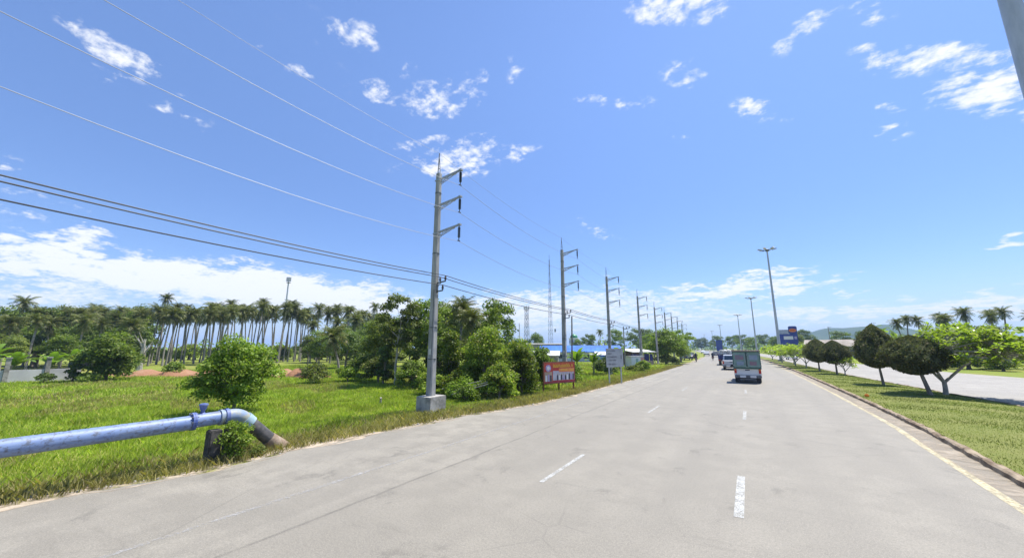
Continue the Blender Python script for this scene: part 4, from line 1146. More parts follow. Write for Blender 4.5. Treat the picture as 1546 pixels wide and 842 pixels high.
banana('banana plant right of the second power pole', -13.4, 32.4, 2.6, 1)
banana('banana plant behind the old wooden post', -14.2, 34.5, 2.4, 2)
banana('banana plant left of the grey road sign', -12.6, 34.6, 2.3, 3)
banana('bright banana plant between the grey road sign and the cart', -13.6, 46.5, 3.0, 4)
for i, (x, y, h) in enumerate([(-49.5, 2.5, 2.6), (-50, 4.6, 2.4), (-49.2, 6.4, 2.3), (-50.5, 7.8, 2.5), (-51.5, 3.4, 3.0), (-51, 9.3, 2.6)]):
    banana('bright banana plant showing above the grey boundary wall', x, y, h, 10 + i, 9)

# dead pale stump under the palms
mb = MB()
mb.tube([(0, 0, -0.1), (0.05, 0, 1.2), (-0.05, 0.1, 2.6), (0.1, 0.0, 3.6)], [0.32, 0.24, 0.18, 0.06], 8)
for k in range(7):
    a = k * 0.9
    mb.tube([(0, 0, 1.3 + 0.3 * k), (0.5 * math.cos(a), 0.5 * math.sin(a), 2.0 + 0.3 * k), (0.9 * math.cos(a), 0.9 * math.sin(a), 2.9 + 0.25 * k)], [0.09, 0.05, 0.015], 5)
o = mb.build('dead_tree', M['bark_pale'], smooth=True); o.location = (-61.5, 14.8, gz(-61.5, 14.8))
tag(o, 'bare pale dead tree stump below the coconut palms', 'tree')

# ---------------- unbroken woodland far off, too distant to tell its trees apart
def woodland(name, label, arcs, seed, size=0.75, dens=46):
    r_ = np.random.default_rng(seed)
    Vs, Fs, o = [], [], 0
    for (x0, y0, x1, y1, depth, h0, h1) in arcs:
        ln_ = math.hypot(x1 - x0, y1 - y0); n = int(ln_ / 3.0)
        t = (np.arange(n) + r_.random(n)) / n
        cx = x0 + (x1 - x0) * t + r_.uniform(-depth, depth, n); cy = y0 + (y1 - y0) * t + r_.uniform(-depth, depth, n)
        h = r_.uniform(h0, h1, n); m = dens
        k = np.repeat(np.arange(n), m)
        d = unit(r_.normal(size=(n * m, 3))); d[:, 2] = np.abs(d[:, 2])
        rad = (1 - 0.4 * r_.random(n * m) ** 2)
        P = np.stack([cx[k] + d[:, 0] * rad * 3.0, cy[k] + d[:, 1] * rad * 3.0, d[:, 2] * rad * h[k]], 1)
        N = unit(d + r_.normal(size=(n * m, 3)) * 0.4)
        s = size * h[k] / 5 * r_.uniform(0.7, 1.4, n * m)
        V, F = leaf_cards(P, N, s, s * 0.75, r_)
        Vs.append(V); Fs.append(F + o); o += len(V)
    return stuff(link(name, np_mesh(name, np.concatenate(Vs), np.concatenate(Fs), M['leaf_mid'])), label, 'woodland')
woodland('woodland', 'low green woodland along the far horizon', [(-150, -10, -118, 70, 5, 3.0, 4.6), (-118, 70, -60, 130, 6, 3.5, 6), (-60, 130, -30, 170, 6, 4, 7), (-180, -10, -160, 90, 6, 4, 6),
    (20, 108, 60, 94, 4, 6, 8.2), (60, 96, 90, 60, 6, 6, 9), (48, 84, 62, 60, 5, 6, 9), (16, 150, 34, 122, 3, 2.5, 4), (-100, 400, -30, 480, 8, 7, 11), (-30, 480, 60, 380, 8, 8, 12), (60, 380, 180, 240, 8, 8, 11), (35, 240, 90, 180, 6, 5, 8)], 77)

# ================================================================== OBJECTS
# ---------------- high-voltage concrete poles
def pole_thing(label, x, y, s, base_block=False, lean=0.0):
    t = thing('power_pole', label, 'power pole', (x, y, gz(x, y)), 0, 'high-voltage poles along the left verge', s)
    mb = MB()
    V, F = [], []
    for z, w_ in ((-0.2, 0.165), (10.35, 0.105)):
        c = w_ * 0.32
        for a, b in ((-w_ + c, -w_), (w_ - c, -w_), (w_, -w_ + c), (w_, w_ - c), (w_ - c, w_), (-w_ + c, w_), (-w_, w_ - c), (-w_, -w_ + c)):
            V.append((a, b, z))
    for k in range(8): F.append((k, (k + 1) % 8, 8 + (k + 1) % 8, 8 + k))
    F += [tuple(range(7, -1, -1)), tuple(range(8, 16))]
    mb.add(V, F)
    mb.build('shaft', M['concrete_pole'], t)
    if base_block:
        b = MB(); b.cbox((0.05, 0.0, 0.22), (0.78, 0.92, 0.84), 0.015)
        b.build('concrete_base', M['concrete'], t)
    # earth-wire peak: two rods meeting at the tip
    pk = MB()
    pk.bar((-0.09, 0, 10.0), (-0.02, 0, 11.38), 0.03)
    pk.bar((0.09, 0, 10.1), (0.0, 0, 11.1), 0.022)
    pk.bar((-0.09, 0, 10.6), (0.05, 0, 10.6), 0.018)
    pk.build('peak_rod', M['steel_dark'], t)
    for z in (10.12, 8.88, 7.62):
        a = MB()
        for sy in (-0.05, 0.05):
            a.bar((0.08, sy, z - 0.06), (1.32, sy * 0.8, z + 0.09), 0.022, 0.05)
            a.bar((0.08, sy, z - 0.28), (1.0, sy * 0.8, z + 0.03), 0.018, 0.03)
            for k in range(4):
                p0 = 0.2 + 0.24 * k
                a.bar((p0, sy, z - 0.24 + 0.068 * k), (p0 + 0.12, sy, z - 0.045 + 0.03 * k), 0.014)
        a.box((1.30, 0, z + 0.085), (0.12, 0.14, 0.07))
        a.box((0.0, 0, z - 0.12), (0.25, 0.26, 0.05))
        arm = a.build('cross_arm', M['steel'], t)
        n = MB()
        prof = [(0.012, 0.07), (0.014, 0.0), (0.03, -0.01)]
        for k in range(9):
            zz_ = -0.04 - k * 0.052
            prof += [(0.030, zz_ + 0.012), (0.062, zz_), (0.062, zz_ - 0.012), (0.030, zz_ - 0.022)]
        prof += [(0.02, -0.52), (0.012, -0.60)]
        n.lathe((1.28, 0, z), prof, 10)
        ins = n.build('insulator', M['insulator'], t, smooth=True)
        MB().cbox((1.28, 0, z - 0.62), (0.05, 0.14, 0.045), 0.01).build('wire_clamp', M['steel_dark'], t)
    for z in (2.1, 3.4, 6.6, 9.4):
        MB().lathe((0, 0, z), [(0.20 - 0.006 * z, -0.025), (0.20 - 0.006 * z, 0.025)], 8).build('clamp_band', M['steel_dark'], t)
    MB().box((0.02, -0.155, 2.4), (0.13, 0.012, 0.22)).build('number_plate', M['print_yellow'] if 'print_yellow' in M else M['tin'], t)
    MB().tube([(0.10, -0.15, 0.6), (0.10, -0.14, 3.0), (0.09, -0.13, 5.0)], 0.012, 5).build('earth_cable', M['cable'], t)
    br = MB()
    br.bar((0.10, 0, 5.28), (0.62, 0, 5.34), 0.045, 0.05)
    br.bar((0.12, 0, 4.92), (0.48, 0, 4.95), 0.045, 0.05)
    br.bar((0.15, 0, 4.86), (0.15, 0, 5.32), 0.045)
    br.bar((0.13, 0, 5.08), (0.36, 0, 5.30), 0.02)
    br.build('wire_bracket', M['steel_dark'], t)
    for px_, pz in ((0.30, 5.34), (0.60, 5.37), (0.46, 4.98)):
        n = MB(); n.lathe((px_, 0, pz), [(0.018, -0.02), (0.022, 0.02), (0.05, 0.03), (0.05, 0.06), (0.035, 0.07), (0.048, 0.085), (0.048, 0.12), (0.03, 0.14), (0.036, 0.15), (0.036, 0.19), (0.02, 0.21)], 10)
        n.build('pin_insulator', M['porcelain'], t, smooth=True)
    return t
POLES = [(-11.25, -2.2, 1.0), (-11.2, 11.6, 1.0), (-11.31, 25.2, 0.955), (-11.38, 36.0, 0.925), (-11.58, 49.1, 0.885), (-11.85, 60.7, 0.85), (-12.15, 70.8, 0.85), (-12.48, 79.8, 0.85), (-13.2, 92, 0.85), (-14.2, 106, 0.85)]
PL = ['power pole beside the road at the near left', 'nearest tall power pole in view, standing on a concrete block', 'second tall power pole, rising behind the red billboard', 'third tall power pole, rising behind the grey road sign', 'fourth tall power pole, left of the domed tree', 'fifth tall power pole, above the domed tree', 'sixth tall power pole, above the domed tree', 'seventh tall power pole, small in the distance', 'eighth tall power pole, farther off down the row', 'farthest tall power pole of the row']
for i, (x, y, s) in enumerate(POLES):
    pole_thing(PL[i], x, y, s, i == 1)
def wire(name, label, px_, pz, rad, m_, sag, cat='cable', grp=None):
    pts = []
    for i in range(len(POLES) - 1):
        a, b = POLES[i], POLES[i + 1]
        A = Vector((a[0] + px_ * a[2], a[1], gz(a[0], a[1]) + pz * a[2])); B = Vector((b[0] + px_ * b[2], b[1], gz(b[0], b[1]) + pz * b[2]))
        for k in range(12):
            t = k / 12
            p = A.lerp(B, t); p.z -= sag * ((B - A).length / 13.5) ** 2 * 4 * t * (1 - t)
            pts.append(p)
    pts.append(B)
    mb = MB(); mb.tube(pts, rad, 6)
    o = mb.build(name, m_, smooth=True)
    return tag(o, label, cat, grp)
wire('overhead_wire', 'thin topmost earth wire joining the pole peaks', -0.02, 11.36, 0.0052, M['wire'], 0.28)
for z, w_ in ((10.12, 'top'), (8.88, 'middle'), (7.62, 'bottom')):
    wire('overhead_wire', 'pale overhead wire hung from the %s cross arms' % w_, 1.28, z - 0.645, 0.0072, M['wire'], 0.38)
for px_, pz, w_ in ((0.30, 5.54, 'dark lower cable on the inner upper pin insulators'), (0.60, 5.57, 'dark lower cable on the outer upper pin insulators'), (0.46, 5.18, 'lowest dark cable on the single lower pin insulators')):
    wire('overhead_cable', w_, px_, pz, 0.016, M['cable'], 0.14)

# smaller distribution poles
def small_pole(label, x, y, h, r=0.09, arm=True, m_='concrete_old'):
    t = thing('service_pole', label, 'pole', (x, y, gz(x, y)))
    MB().tube([(0, 0, -0.1), (0, 0, h)], [r, r * 0.7], 8).build('shaft', M[m_], t, smooth=True)
    if arm:
        a = MB(); a.bar((0.05, 0, h - 0.35), (0.75, 0, h - 0.2), 0.05); a.bar((0.05, 0, h - 0.75), (0.5, 0, h - 0.7), 0.05)
        a.build('wire_bracket', M['steel_dark'], t)
        for q, z in ((0.35, h - 0.27), (0.7, h - 0.2), (0.45, h - 0.7)):
            MB().lathe((q, 0, z), [(0.03, 0.0), (0.055, 0.04), (0.055, 0.15), (0.03, 0.2)], 8).build('pin_insulator', M['porcelain'], t, smooth=True)
    return t
small_pole('short service pole between the third and fourth tall poles', -12.6, 45.5, 5.1)
small_pole('short service pole between the fourth and fifth tall poles', -13.0, 56.0, 5.1)
small_pole('old leaning wooden post right of the second power pole', -13.0, 30.4, 5.3, 0.085, False, 'bark').rotation_euler = (0.0, R(1.5), 0)
small_pole('thin grey post standing in the trees left of the lattice mast', -31.5, 52.5, 6.6, 0.07, False)

# ---------------- blue water pipe
def pipe_material():
    m, t, p, o = principled('pipe_blue')
    g = t.n('ShaderNodeNewGeometry')
    pos = g.outputs['Position']
    st = t.noise(t.mapping(pos, scale=(6, 1.0, 6)), 1.6, 7.0, 0.7)
    sp = t.noise(pos, 14.0, 6.0, 0.7)
    sx = t.n('ShaderNodeSeparateXYZ'); t.l(g.outputs['Normal'], sx.inputs[0])
    c = t.mix(t.rng(st, 0.3, 0.7), (0.135, 0.20, 0.375), (0.235, 0.31, 0.46))
    c = t.mix(t.m('MULTIPLY', t.rng(sp, 0.49, 0.64), 0.8), c, (0.09, 0.095, 0.11))
    c = t.mix(t.m('MULTIPLY', t.rng(st, 0.50, 0.66), 0.75), c, (0.10, 0.10, 0.11))
    t.l(c, p.inputs['Base Color'])
    p.inputs['Roughness'].default_value = 0.5
    return m
M['pipe_blue'] = pipe_material()
M['pipe_deep'] = mat('pipe_deep', (0.06, 0.10, 0.30), 0.55, (0.14, 0.18, 0.33), 8)
M['pipe_white'] = mat('pipe_white', (0.19, 0.26, 0.38), 0.55, (0.34, 0.33, 0.21), 6)
M['pipe_cyan'] = mat('pipe_cyan', (0.24, 0.36, 0.41), 0.5, (0.36, 0.45, 0.47), 6)
M['pipe_black'] = mat('pipe_black', (0.05, 0.05, 0.05), 0.7, (0.13, 0.12, 0.11), 6)
M['mud'] = mat('mud', (0.22, 0.16, 0.11), 0.95, (0.33, 0.26, 0.19), 6, bump=0.6)
PX, PZ, PR = -10.6, 0.90, 0.152
pp = thing('water_pipe', 'long blue water pipe with valve and elbow dropping into the grass', 'pipe', (PX, 4.0, 0.0))
def ly(y): return y - 4.0
MB().tube([(0, ly(y), PZ - 0.03 + 0.002 * y) for y in (-14, -8, -3, 0, 2, 3.56)], PR, 20).build('pipe_run', M['pipe_blue'], pp, smooth=True)
MB().tube([(0, ly(3.575), PZ), (0, ly(4.10), PZ + 0.01)], PR * 0.97, 20).build('pipe_piece', M['pipe_blue'], pp, smooth=True)
fl = MB().tube([(0, ly(3.54), PZ), (0, ly(3.575), PZ)], PR * 1.24, 20).tube([(0, ly(3.580), PZ), (0, ly(3.615), PZ)], PR * 1.24, 20).build('flange', M['pipe_deep'], pp)
for k in range(10):
    a = 2 * math.pi * k / 10
    MB().tube([(PR * 1.14 * math.cos(a), ly(3.515), PZ + PR * 1.14 * math.sin(a)), (PR * 1.14 * math.cos(a), ly(3.64), PZ + PR * 1.14 * math.sin(a))], 0.012, 6).build('bolt', M['steel_dark'], fl)
MB().tube([(0, ly(4.07), PZ + 0.01), (0, ly(4.12), PZ + 0.01)], PR * 1.16, 20).build('coupling_ring', M['pipe_white'], pp, smooth=True)
MB().tube([(0, ly(4.17), PZ + 0.015), (0, ly(4.24), PZ + 0.015)], PR * 1.18, 20).build('coupling_ring', M['pipe_deep'], pp, smooth=True)
vv_ = MB()
vv_.lathe((0, ly(3.74), PZ + PR - 0.02), [(0.075, 0.0), (0.042, 0.03), (0.038, 0.07), (0.042, 0.09)], 14)
vv_.lathe((0, ly(3.74), PZ + PR + 0.065), [(0.042, 0.0), (0.066, 0.03), (0.075, 0.10), (0.088, 0.105), (0.088, 0.125), (0.078, 0.13), (0.078, 0.14), (0.03, 0.15)], 14)
vv_.build('air_valve', M['pipe_deep'], pp, smooth=True)
el_pts = []
for k in range(9):
    a = R(46) * k / 8
    el_pts.append((0, ly(4.20) + 0.42 * math.sin(a) * 1.0 + 0.0, PZ + 0.015 - 0.42 * (1 - math.cos(a))))
el_pts = [(0, ly(4.10), PZ + 0.015)] + [(p[0], p[1] + 0.12, p[2]) for p in el_pts]
MB().tube(el_pts, PR * 1.02, 20).build('elbow', M['pipe_white'], pp, smooth=True)
e1 = Vector(el_pts[-1]); dd = (Vector(el_pts[-1]) - Vector(el_pts[-2])).normalized()
MB().tube([e1 - dd * 0.03, e1 + dd * 0.16], PR * 1.15, 20).build('coupling_ring', M['pipe_cyan'], pp, smooth=True)
MB().tube([e1 + dd * 0.10, e1 + dd * 0.95], PR * 1.0, 18).build('pipe_drop', M['pipe_black'], pp, smooth=True)
MB().tube([e1 + dd * 0.80, e1 + dd * 0.98, e1 + dd * 1.4], [PR * 1.08, PR * 1.2, PR * 1.5], 14).build('mud_collar', M['mud'], pp, smooth=True)
# black stub posts carrying the pipe
for (y, xx, hh, lab) in ((3.98, PX + 0.10, 0.72, 'short blackened concrete post under the pipe beside the flange'), (4.34, PX + 0.06, 0.70, 'blackened concrete post hidden in the shrub below the elbow')):
    mb = MB(); mb.cbox((0, 0, 0.3), (0.26, 0.24, hh - 0.0), 0.02)
    o = mb.build('pipe_support', M['concrete_black']); o.location = (xx, y, hh / 2 - 0.3 - 0.05)
    tag(o, lab, 'post')
broad_tree('leafy_shrub', 'small leafy shrub growing over the pipe support below the elbow', PX + 0.36, 4.32, 0.98, 0.64, 0.06, 16, 0.17, 1500, 0.060, 'leaf_fresh', 111, 'tall', cat='bush', tr=0.012)
broad_tree('leafy_shrub', 'thin weeds at the foot of the pipe drop', PX + 0.40, 4.78, 0.30, 0.42, 0.05, 8, 0.14, 420, 0.055, 'leaf_olive', 112, 'dome', cat='bush', tr=0.008)

# ---------------- billboards and signs
def panel_frame(x0, y0, x1, y1):
    d = Vector((x1 - x0, y1 - y0, 0)); ln = d.length; d.normalize()
    return ln, math.atan2(d.y, d.x)
M['print_red'] = mat('print_red', (0.46, 0.035, 0.035), 0.45, (0.60, 0.10, 0.05), 1.5)
M['print_maroon'] = mat('print_maroon', (0.32, 0.03, 0.06), 0.45)
M['print_yellow'] = mat('print_yellow', (0.80, 0.55, 0.05), 0.45)
M['print_white'] = mat('print_white', (0.72, 0.70, 0.68), 0.45)
M['print_violet'] = mat('print_violet', (0.30, 0.22, 0.46), 0.45, (0.50, 0.44, 0.60), 4)
M['print_orange'] = mat('print_orange', (0.68, 0.16, 0.06), 0.45, (0.72, 0.28, 0.10), 2)
M['print_grey'] = mat('print_grey', (0.42, 0.40, 0.46), 0.45, (0.56, 0.53, 0.58), 3)
M['print_dark'] = mat('print_dark', (0.05, 0.045, 0.07), 0.45)
M['print_skin'] = mat('print_skin', (0.48, 0.32, 0.22), 0.45)
ln, an = panel_frame(-10.2, 19.7, -9.2, 21.9)
bb = thing('billboard', 'red printed billboard with yellow lettering on rusty posts', 'billboard', (-10.2, 19.7, gz(-10.2, 19.7)), an)
Z0, Z1 = 0.52, 1.72
MB().cbox((ln / 2, 0, (Z0 + Z1) / 2), (ln, 0.05, Z1 - Z0), 0.008).build('board', M['print_red'], bb)
fr = MB()
for z in (Z0, Z1): fr.box((ln / 2, 0.0, z), (ln + 0.06, 0.07, 0.05))
for x_ in (0, ln): fr.box((x_, 0.0, (Z0 + Z1) / 2), (0.05, 0.066, Z1 - Z0 + 0.048))
fr.build('frame', M['rust'], bb)
for x_ in (0.04, ln * 0.5, ln - 0.04):
    MB().box((x_, 0.075, 0.75), (0.07, 0.07, 1.9)).build('post', M['rust'], bb)
def quad_on(mb, x, z, w_, h_, yf=-0.029):
    mb.add([(x, yf, z), (x + w_, yf, z), (x + w_, yf, z + h_), (x, yf, z + h_)], [(0, 1, 2, 3)])
def glyph_line(parent, x0, x1, z, h_, m_, seed, yf=-0.0335, name='lettering'):
    """Row of small letter strokes, too blurred in the photograph to read."""
    r_ = random.Random(seed); mb = MB(); x = x0
    while x < x1:
        w_ = h_ * r_.uniform(0.45, 0.8)
        k = h_ * 0.17
        quad_on(mb, x, z, k, h_ * r_.uniform(0.8, 1.0), yf)
        if r_.random() < 0.8: quad_on(mb, x + w_ - k, z, k, h_ * 0.9, yf)
        q = r_.choice([0, 1, 2])
        if q != 1: quad_on(mb, x + k, z + h_ * 0.8, w_ - 2 * k, k, yf)
        if q != 0: quad_on(mb, x + k, z, w_ - 2 * k, k, yf)
        if r_.random() < 0.35: quad_on(mb, x + w_ * 0.3, z + h_ * 1.12, w_ * 0.4, k * 0.8, yf)
        x += w_ + h_ * (0.18 if r_.random() < 0.85 else 0.6)
    return mb.build(name, m_, parent)
pn = MB(); quad_on(pn, 0.68, Z0 + 0.16, ln - 0.74, 0.54); pn.build('photo_panel', M['print_grey'], bb)
pn = MB(); quad_on(pn, 0.06, Z0 + 0.10, 0.56, 0.55); pn.build('photo_panel', M['print_skin'], bb)
pn = MB(); quad_on(pn, 1.15, Z0 + 0.62, ln - 1.2, 0.22, -0.031); pn.build('colour_band', M['print_orange'], bb)
pn = MB(); quad_on(pn, 0.03, Z0 + 0.03, ln - 0.06, 0.08, -0.031); pn.build('colour_band', M['print_maroon'], bb)
lg = MB(); lg.lathe((0.34, -0.034, Z1 - 0.34), [(0.20, -0.004), (0.20, 0.004)], 20, 'Y'); lg.build('emblem', M['print_violet'], bb)
lg = MB(); lg.lathe((0.34, -0.040, Z1 - 0.34), [(0.11, -0.003), (0.11, 0.003)], 16, 'Y'); lg.build('emblem', M['print_white'], bb)
glyph_line(bb, 0.72, ln - 0.1, Z1 - 0.30, 0.17, M['print_yellow'], 1)
glyph_line(bb, 1.3, ln - 0.15, Z1 - 0.50, 0.10, M['print_yellow'], 2)
r_ = random.Random(4)
for k in range(9):      # standing figures printed on the poster
    x_ = 0.98 + k * 0.155
    pn = MB(); hh = r_.uniform(0.26, 0.36)
    quad_on(pn, x_, Z0 + 0.17, 0.11, hh, -0.0325); pn.build('printed_figure', M[['print_dark', 'print_white', 'print_dark', 'print_violet'][k % 4]], bb)
    pn = MB(); quad_on(pn, x_ + 0.025, Z0 + 0.175 + hh, 0.06, 0.075, -0.0325); pn.build('printed_figure', M['print_skin'], bb)
for k in range(3):
    pn = MB(); quad_on(pn, 0.12 + 0.17 * k, Z0 + 0.12, 0.12, 0.34 + 0.05 * (k % 2), -0.0325); pn.build('printed_figure', M[['print_white', 'print_violet', 'print_dark'][k]], bb)

ln, an = panel_frame(-8.62, 26.3, -8.15, 28.6)
M['sign_grey'] = mat('sign_grey', (0.33, 0.35, 0.35), 0.6, (0.42, 0.43, 0.43), 2.5)
sg = thing('road_sign', 'grey rectangular sign with rows of dark lettering on two posts', 'sign', (-8.62, 26.3, gz(-8.62, 26.3)), an + R(-14))
ln = 1.75
MB().cbox((ln / 2, 0, 1.86), (ln, 0.04, 1.32), 0.01).build('board', M['sign_grey'], sg)
for x_ in (0.30, ln - 0.22):
    MB().box((x_, 0.06, 1.15), (0.085, 0.07, 2.5)).build('post', M['galv'], sg)
fr = MB()
for z in (1.22, 2.50): fr.box((ln / 2, -0.001, z), (ln - 0.02, 0.05, 0.03))
fr.build('frame', M['steel'], sg)
fr = MB()
for k in range(1, 5): fr.box((ln / 2, 0.028, 1.25 + 0.25 * k), (ln - 0.05, 0.02, 0.05))
fr.build('brace', M['galv'], sg)
for k, (z, x1, h_) in enumerate(((2.30, 0.85, 0.10), (2.10, 0.55, 0.09), (1.86, 1.1, 0.11), (1.64, 0.95, 0.10), (1.36, 0.95, 0.11))):
    glyph_line(sg, 0.12, x1, z, h_, M['print_dark'], 30 + k, -0.0245)
pn = MB(); quad_on(pn, ln - 0.26, 1.78, 0.07, 0.17, -0.0245); pn.lathe((ln - 0.225, -0.024, 2.0), [(0.045, -0.002), (0.045, 0.002)], 10, 'Y'); pn.build('symbol', M['print_dark'], sg)

# ---------------- boundary wall at far left
wl = thing('boundary_wall', 'grey concrete block wall with capped posts at the far left of the field', 'wall', (-46.2, 0, gz(-46, 0)))
M['wall_grey'] = mat('wall_grey', (0.46, 0.45, 0.44), 0.9, (0.60, 0.59, 0.57), 0.9, bump=0.2)
for k in range(6):
    y0 = -3.6 + k * 1.9
    MB().box((0.0, y0 + 0.93, 0.46), (0.12, 1.68, 1.05)).build('wall_panel', M['wall_grey'], wl)
    p = MB(); p.cbox((0.02, y0, 0.85), (0.24, 0.24, 1.9), 0.01); post = p.build('post', M['concrete_old'], wl)
    MB().cbox((0.02, y0, 1.86), (0.32, 0.32, 0.10), 0.015).build('post_cap', M['concrete'], post)

# ---------------- lamp masts on the median
def lamp_mast(label, x, y, h, r0, z0=0.1):
    t = thing('lamp_mast', label, 'lamp mast', (x, y, z0), 0.2, 'high lamp masts along the median')
    MB().tube([(0, 0, -0.1), (0, 0, h * 0.5), (0, 0, h)], [r0, r0 * 0.75, r0 * 0.5], 14).build('mast', M['galv'], t, smooth=True)
    MB().lathe((0, 0, -0.05), [(r0 * 2.0, 0), (r0 * 2.0, 0.35), (r0 * 1.3, 0.36)], 12).build('footing', M['concrete'], t)
    MB().lathe((0, 0, h - 0.2), [(r0 * 0.9, 0), (0.30, 0.12), (0.30, 0.35), (0.12, 0.5)], 12).build('head_ring', M['steel_dark'], t)
    for k in range(6):
        a = k * math.pi / 3
        rot = Matrix.Rotation(a, 3, 'Z')
        m_ = MB()
        m_.bar(rot @ Vector((0.2, 0, h)), rot @ Vector((0.95, 0, h + 0.16)), 0.07)
        arm = m_.build('lamp_arm', M['steel_dark'], t)
        q = rot @ Matrix.Rotation(R(-14), 3, 'Y')
        MB().box(rot @ Vector((1.22, 0, h + 0.2)), (0.75, 0.42, 0.20), q, 0.8).build('floodlight', M['galv'], arm)
    return t
for lab, x, y, h, r0 in (('nearest lamp mast, a thick grey post at the right edge of the view', 6.3, 13.1, 24.0, 0.225),
        ('tallest lamp mast in full view, rising beside the blue sign tower', 4.88, 85.5, 21.0, 0.26), ('second lamp mast in full view, behind the box pickup', 2.05, 134, 17.2, 0.25),
        ('third lamp mast in full view down the median', -2.57, 184, 15.9, 0.25), ('fourth lamp mast in full view, behind the narrow blue totem', -14.4, 277, 16.8, 0.3),
        ('fifth lamp mast in full view down the median', -24.7, 355, 16.1, 0.3), ('farthest lamp mast down the median', -41.8, 484, 17.5, 0.35)):
    lamp_mast(lab, x, y, h, r0)

# ---------------- telecom towers
def lattice_tower(name, label, x, y, h, w0, w1, nseg, bar_, sides=4, top=None, m_='steel_dark'):
    t = thing(name, label, 'tower', (x, y, 0))
    legs = []
    for k in range(sides):
        a = 2 * math.pi * (k + 0.5) / sides
        A = Vector((w0 * math.cos(a), w0 * math.sin(a), -0.2)); B = Vector((w1 * math.cos(a), w1 * math.sin(a), h))
        MB().bar(A, B, bar_).build('leg', M[m_], t); legs.append((A, B))
    br = MB()
    for i in range(nseg):
        for k in range(sides):
            A, B = legs[k], legs[(k + 1) % sides]
            t0, t1 = i / nseg, (i + 1) / nseg
            p, q = A[0].lerp(A[1], t0), B[0].lerp(B[1], t1)
            br.bar(p, q, bar_ * 0.55)
            if i % 2 == 0: br.bar(B[0].lerp(B[1], t0), A[0].lerp(A[1], t1), bar_ * 0.55)
            br.bar(A[0].lerp(A[1], t1), B[0].lerp(B[1], t1), bar_ * 0.6)
    br.build('bracing', M[m_], t)
    return t
tw = lattice_tower('telecom_tower', 'tall thin lattice radio mast rising above the blue roof', -141, 286.5, 78.5, 2.4, 0.3, 22, 0.15, 3)
MB().tube([(0, 0, 77), (0, 0, 83)], 0.12, 6).build('antenna', M['steel_dark'], tw)
MB().lathe((3.6, 0, 17), [(0.2, 0), (1.6, 0.7), (1.6, 0.8)], 12, 'X').build('dish', M['steel_dark'], tw)
tw = lattice_tower('telecom_tower', 'shorter lattice telecom tower left of the tall radio mast', -129, 225, 30.5, 2.1, 1.2, 11, 0.17, 4)
for k in range(6):
    a = k * math.pi / 3
    MB().box((1.9 * math.cos(a), 1.9 * math.sin(a), 30), (0.5, 0.5, 2.6)).build('antenna_panel', M['tin'], tw)
tw = thing('telecom_tower', 'slim monopole telecom tower above the coconut palms', 'tower', (-223, 111, 0))
MB().tube([(0, 0, -0.2), (0, 0, 43)], [0.6, 0.35], 10).build('mast', M['galv'], tw, smooth=True)
for k in range(6):
    a = k * math.pi / 3
    MB().box((1.0 * math.cos(a), 1.0 * math.sin(a), 41.7), (0.35, 0.35, 2.4)).build('antenna_panel', M['steel'], tw)
MB().lathe((0, 0, 39.6), [(1.1, 0), (1.1, 0.25)], 12).build('platform', M['steel_dark'], tw)

# ---------------- roadside buildings on the left
def house(name, label, x, y, rz, w, d, h, roof_h, wall_m, roof_m, cat='building', nwin=3, over=0.5, gable=True, rise=0.0):
    t = thing(name, label, cat, (x, y, gz(x, y)), rz)
    MB().box((0, 0, h / 2 - 0.1), (w, d, h + 0.2)).build('wall', M[wall_m], t)
    r = MB()
    if gable:
        V = [(-w / 2 - over, -d / 2 - over, h), (w / 2 + over, -d / 2 - over, h), (w / 2 + over, 0, h + roof_h), (-w / 2 - over, 0, h + roof_h), (-w / 2 - over, d / 2 + over, h), (w / 2 + over, d / 2 + over, h)]
        V += [(a, b, c + 0.09) for a, b, c in V]
        r.add(V, [(0, 1, 2, 3), (3, 2, 5, 4), (6, 9, 8, 7), (9, 10, 11, 8), (0, 6, 7, 1), (4, 5, 11, 10), (0, 3, 9, 6), (3, 4, 10, 9), (1, 7, 8, 2), (2, 8, 11, 5)])
        MB().prism([(-d / 2 + 0.02, h), (d / 2 - 0.02, h), (0, h + roof_h - 0.02)], -w / 2 + 0.01, w / 2 - 0.01).build('gable', M[wall_m], t)
    else:
        V = [(-w / 2 - over, -d / 2 - over, h), (w / 2 + over, -d / 2 - over, h), (w / 2 + over, d / 2 + over, h + roof_h), (-w / 2 - over, d / 2 + over, h + roof_h)]
        V += [(a, b, c + 0.08) for a, b, c in V]
        r.add(V, [(3, 2, 1, 0), (4, 5, 6, 7), (0, 1, 5, 4), (1, 2, 6, 5), (2, 3, 7, 6), (3, 0, 4, 7)])
    rf = r.build('roof', M[roof_m], t)
    n = int(w / 0.8)
    if gable:
        for k in range(n):
            q = -w / 2 - over + (w + 2 * over) * (k + 0.5) / n
            MB().bar((q, -d / 2 - over + 0.02, h + 0.10), (q, -0.03, h + roof_h + 0.10), 0.05).build('roof_rib', M[roof_m], rf)
    for k in range(nwin):
        q = -w / 2 + w * (k + 0.5) / nwin
        wn = MB().box((q, -d / 2 - 0.02, h * 0.55), (w / nwin * 0.45, 0.06, h * 0.38)).build('window', M['glass_dark'], t)
        MB().box((q, -d / 2 - 0.06, h * 0.55 - h * 0.21), (w / nwin * 0.5, 0.14, 0.06)).build('sill', M['concrete'], wn)
    return t
blue_an = math.atan2(71.3 - 66.3, -23.3 + 35.1)
house('blue_roof_hall', 'long low hall with bright blue metal roof behind the banana plants', -28.6, 71.0, blue_an, 14.5, 5.0, 1.75, 1.2, 'white', 'blue_sheet', nwin=6, over=0.6)
house('blue_roof_hall', 'small shed with pale tin roof in front of the blue hall', -29.5, 58.0, blue_an, 4.2, 3.0, 1.3, 0.75, 'concrete_old', 'tin', nwin=1, over=0.3, gable=False)
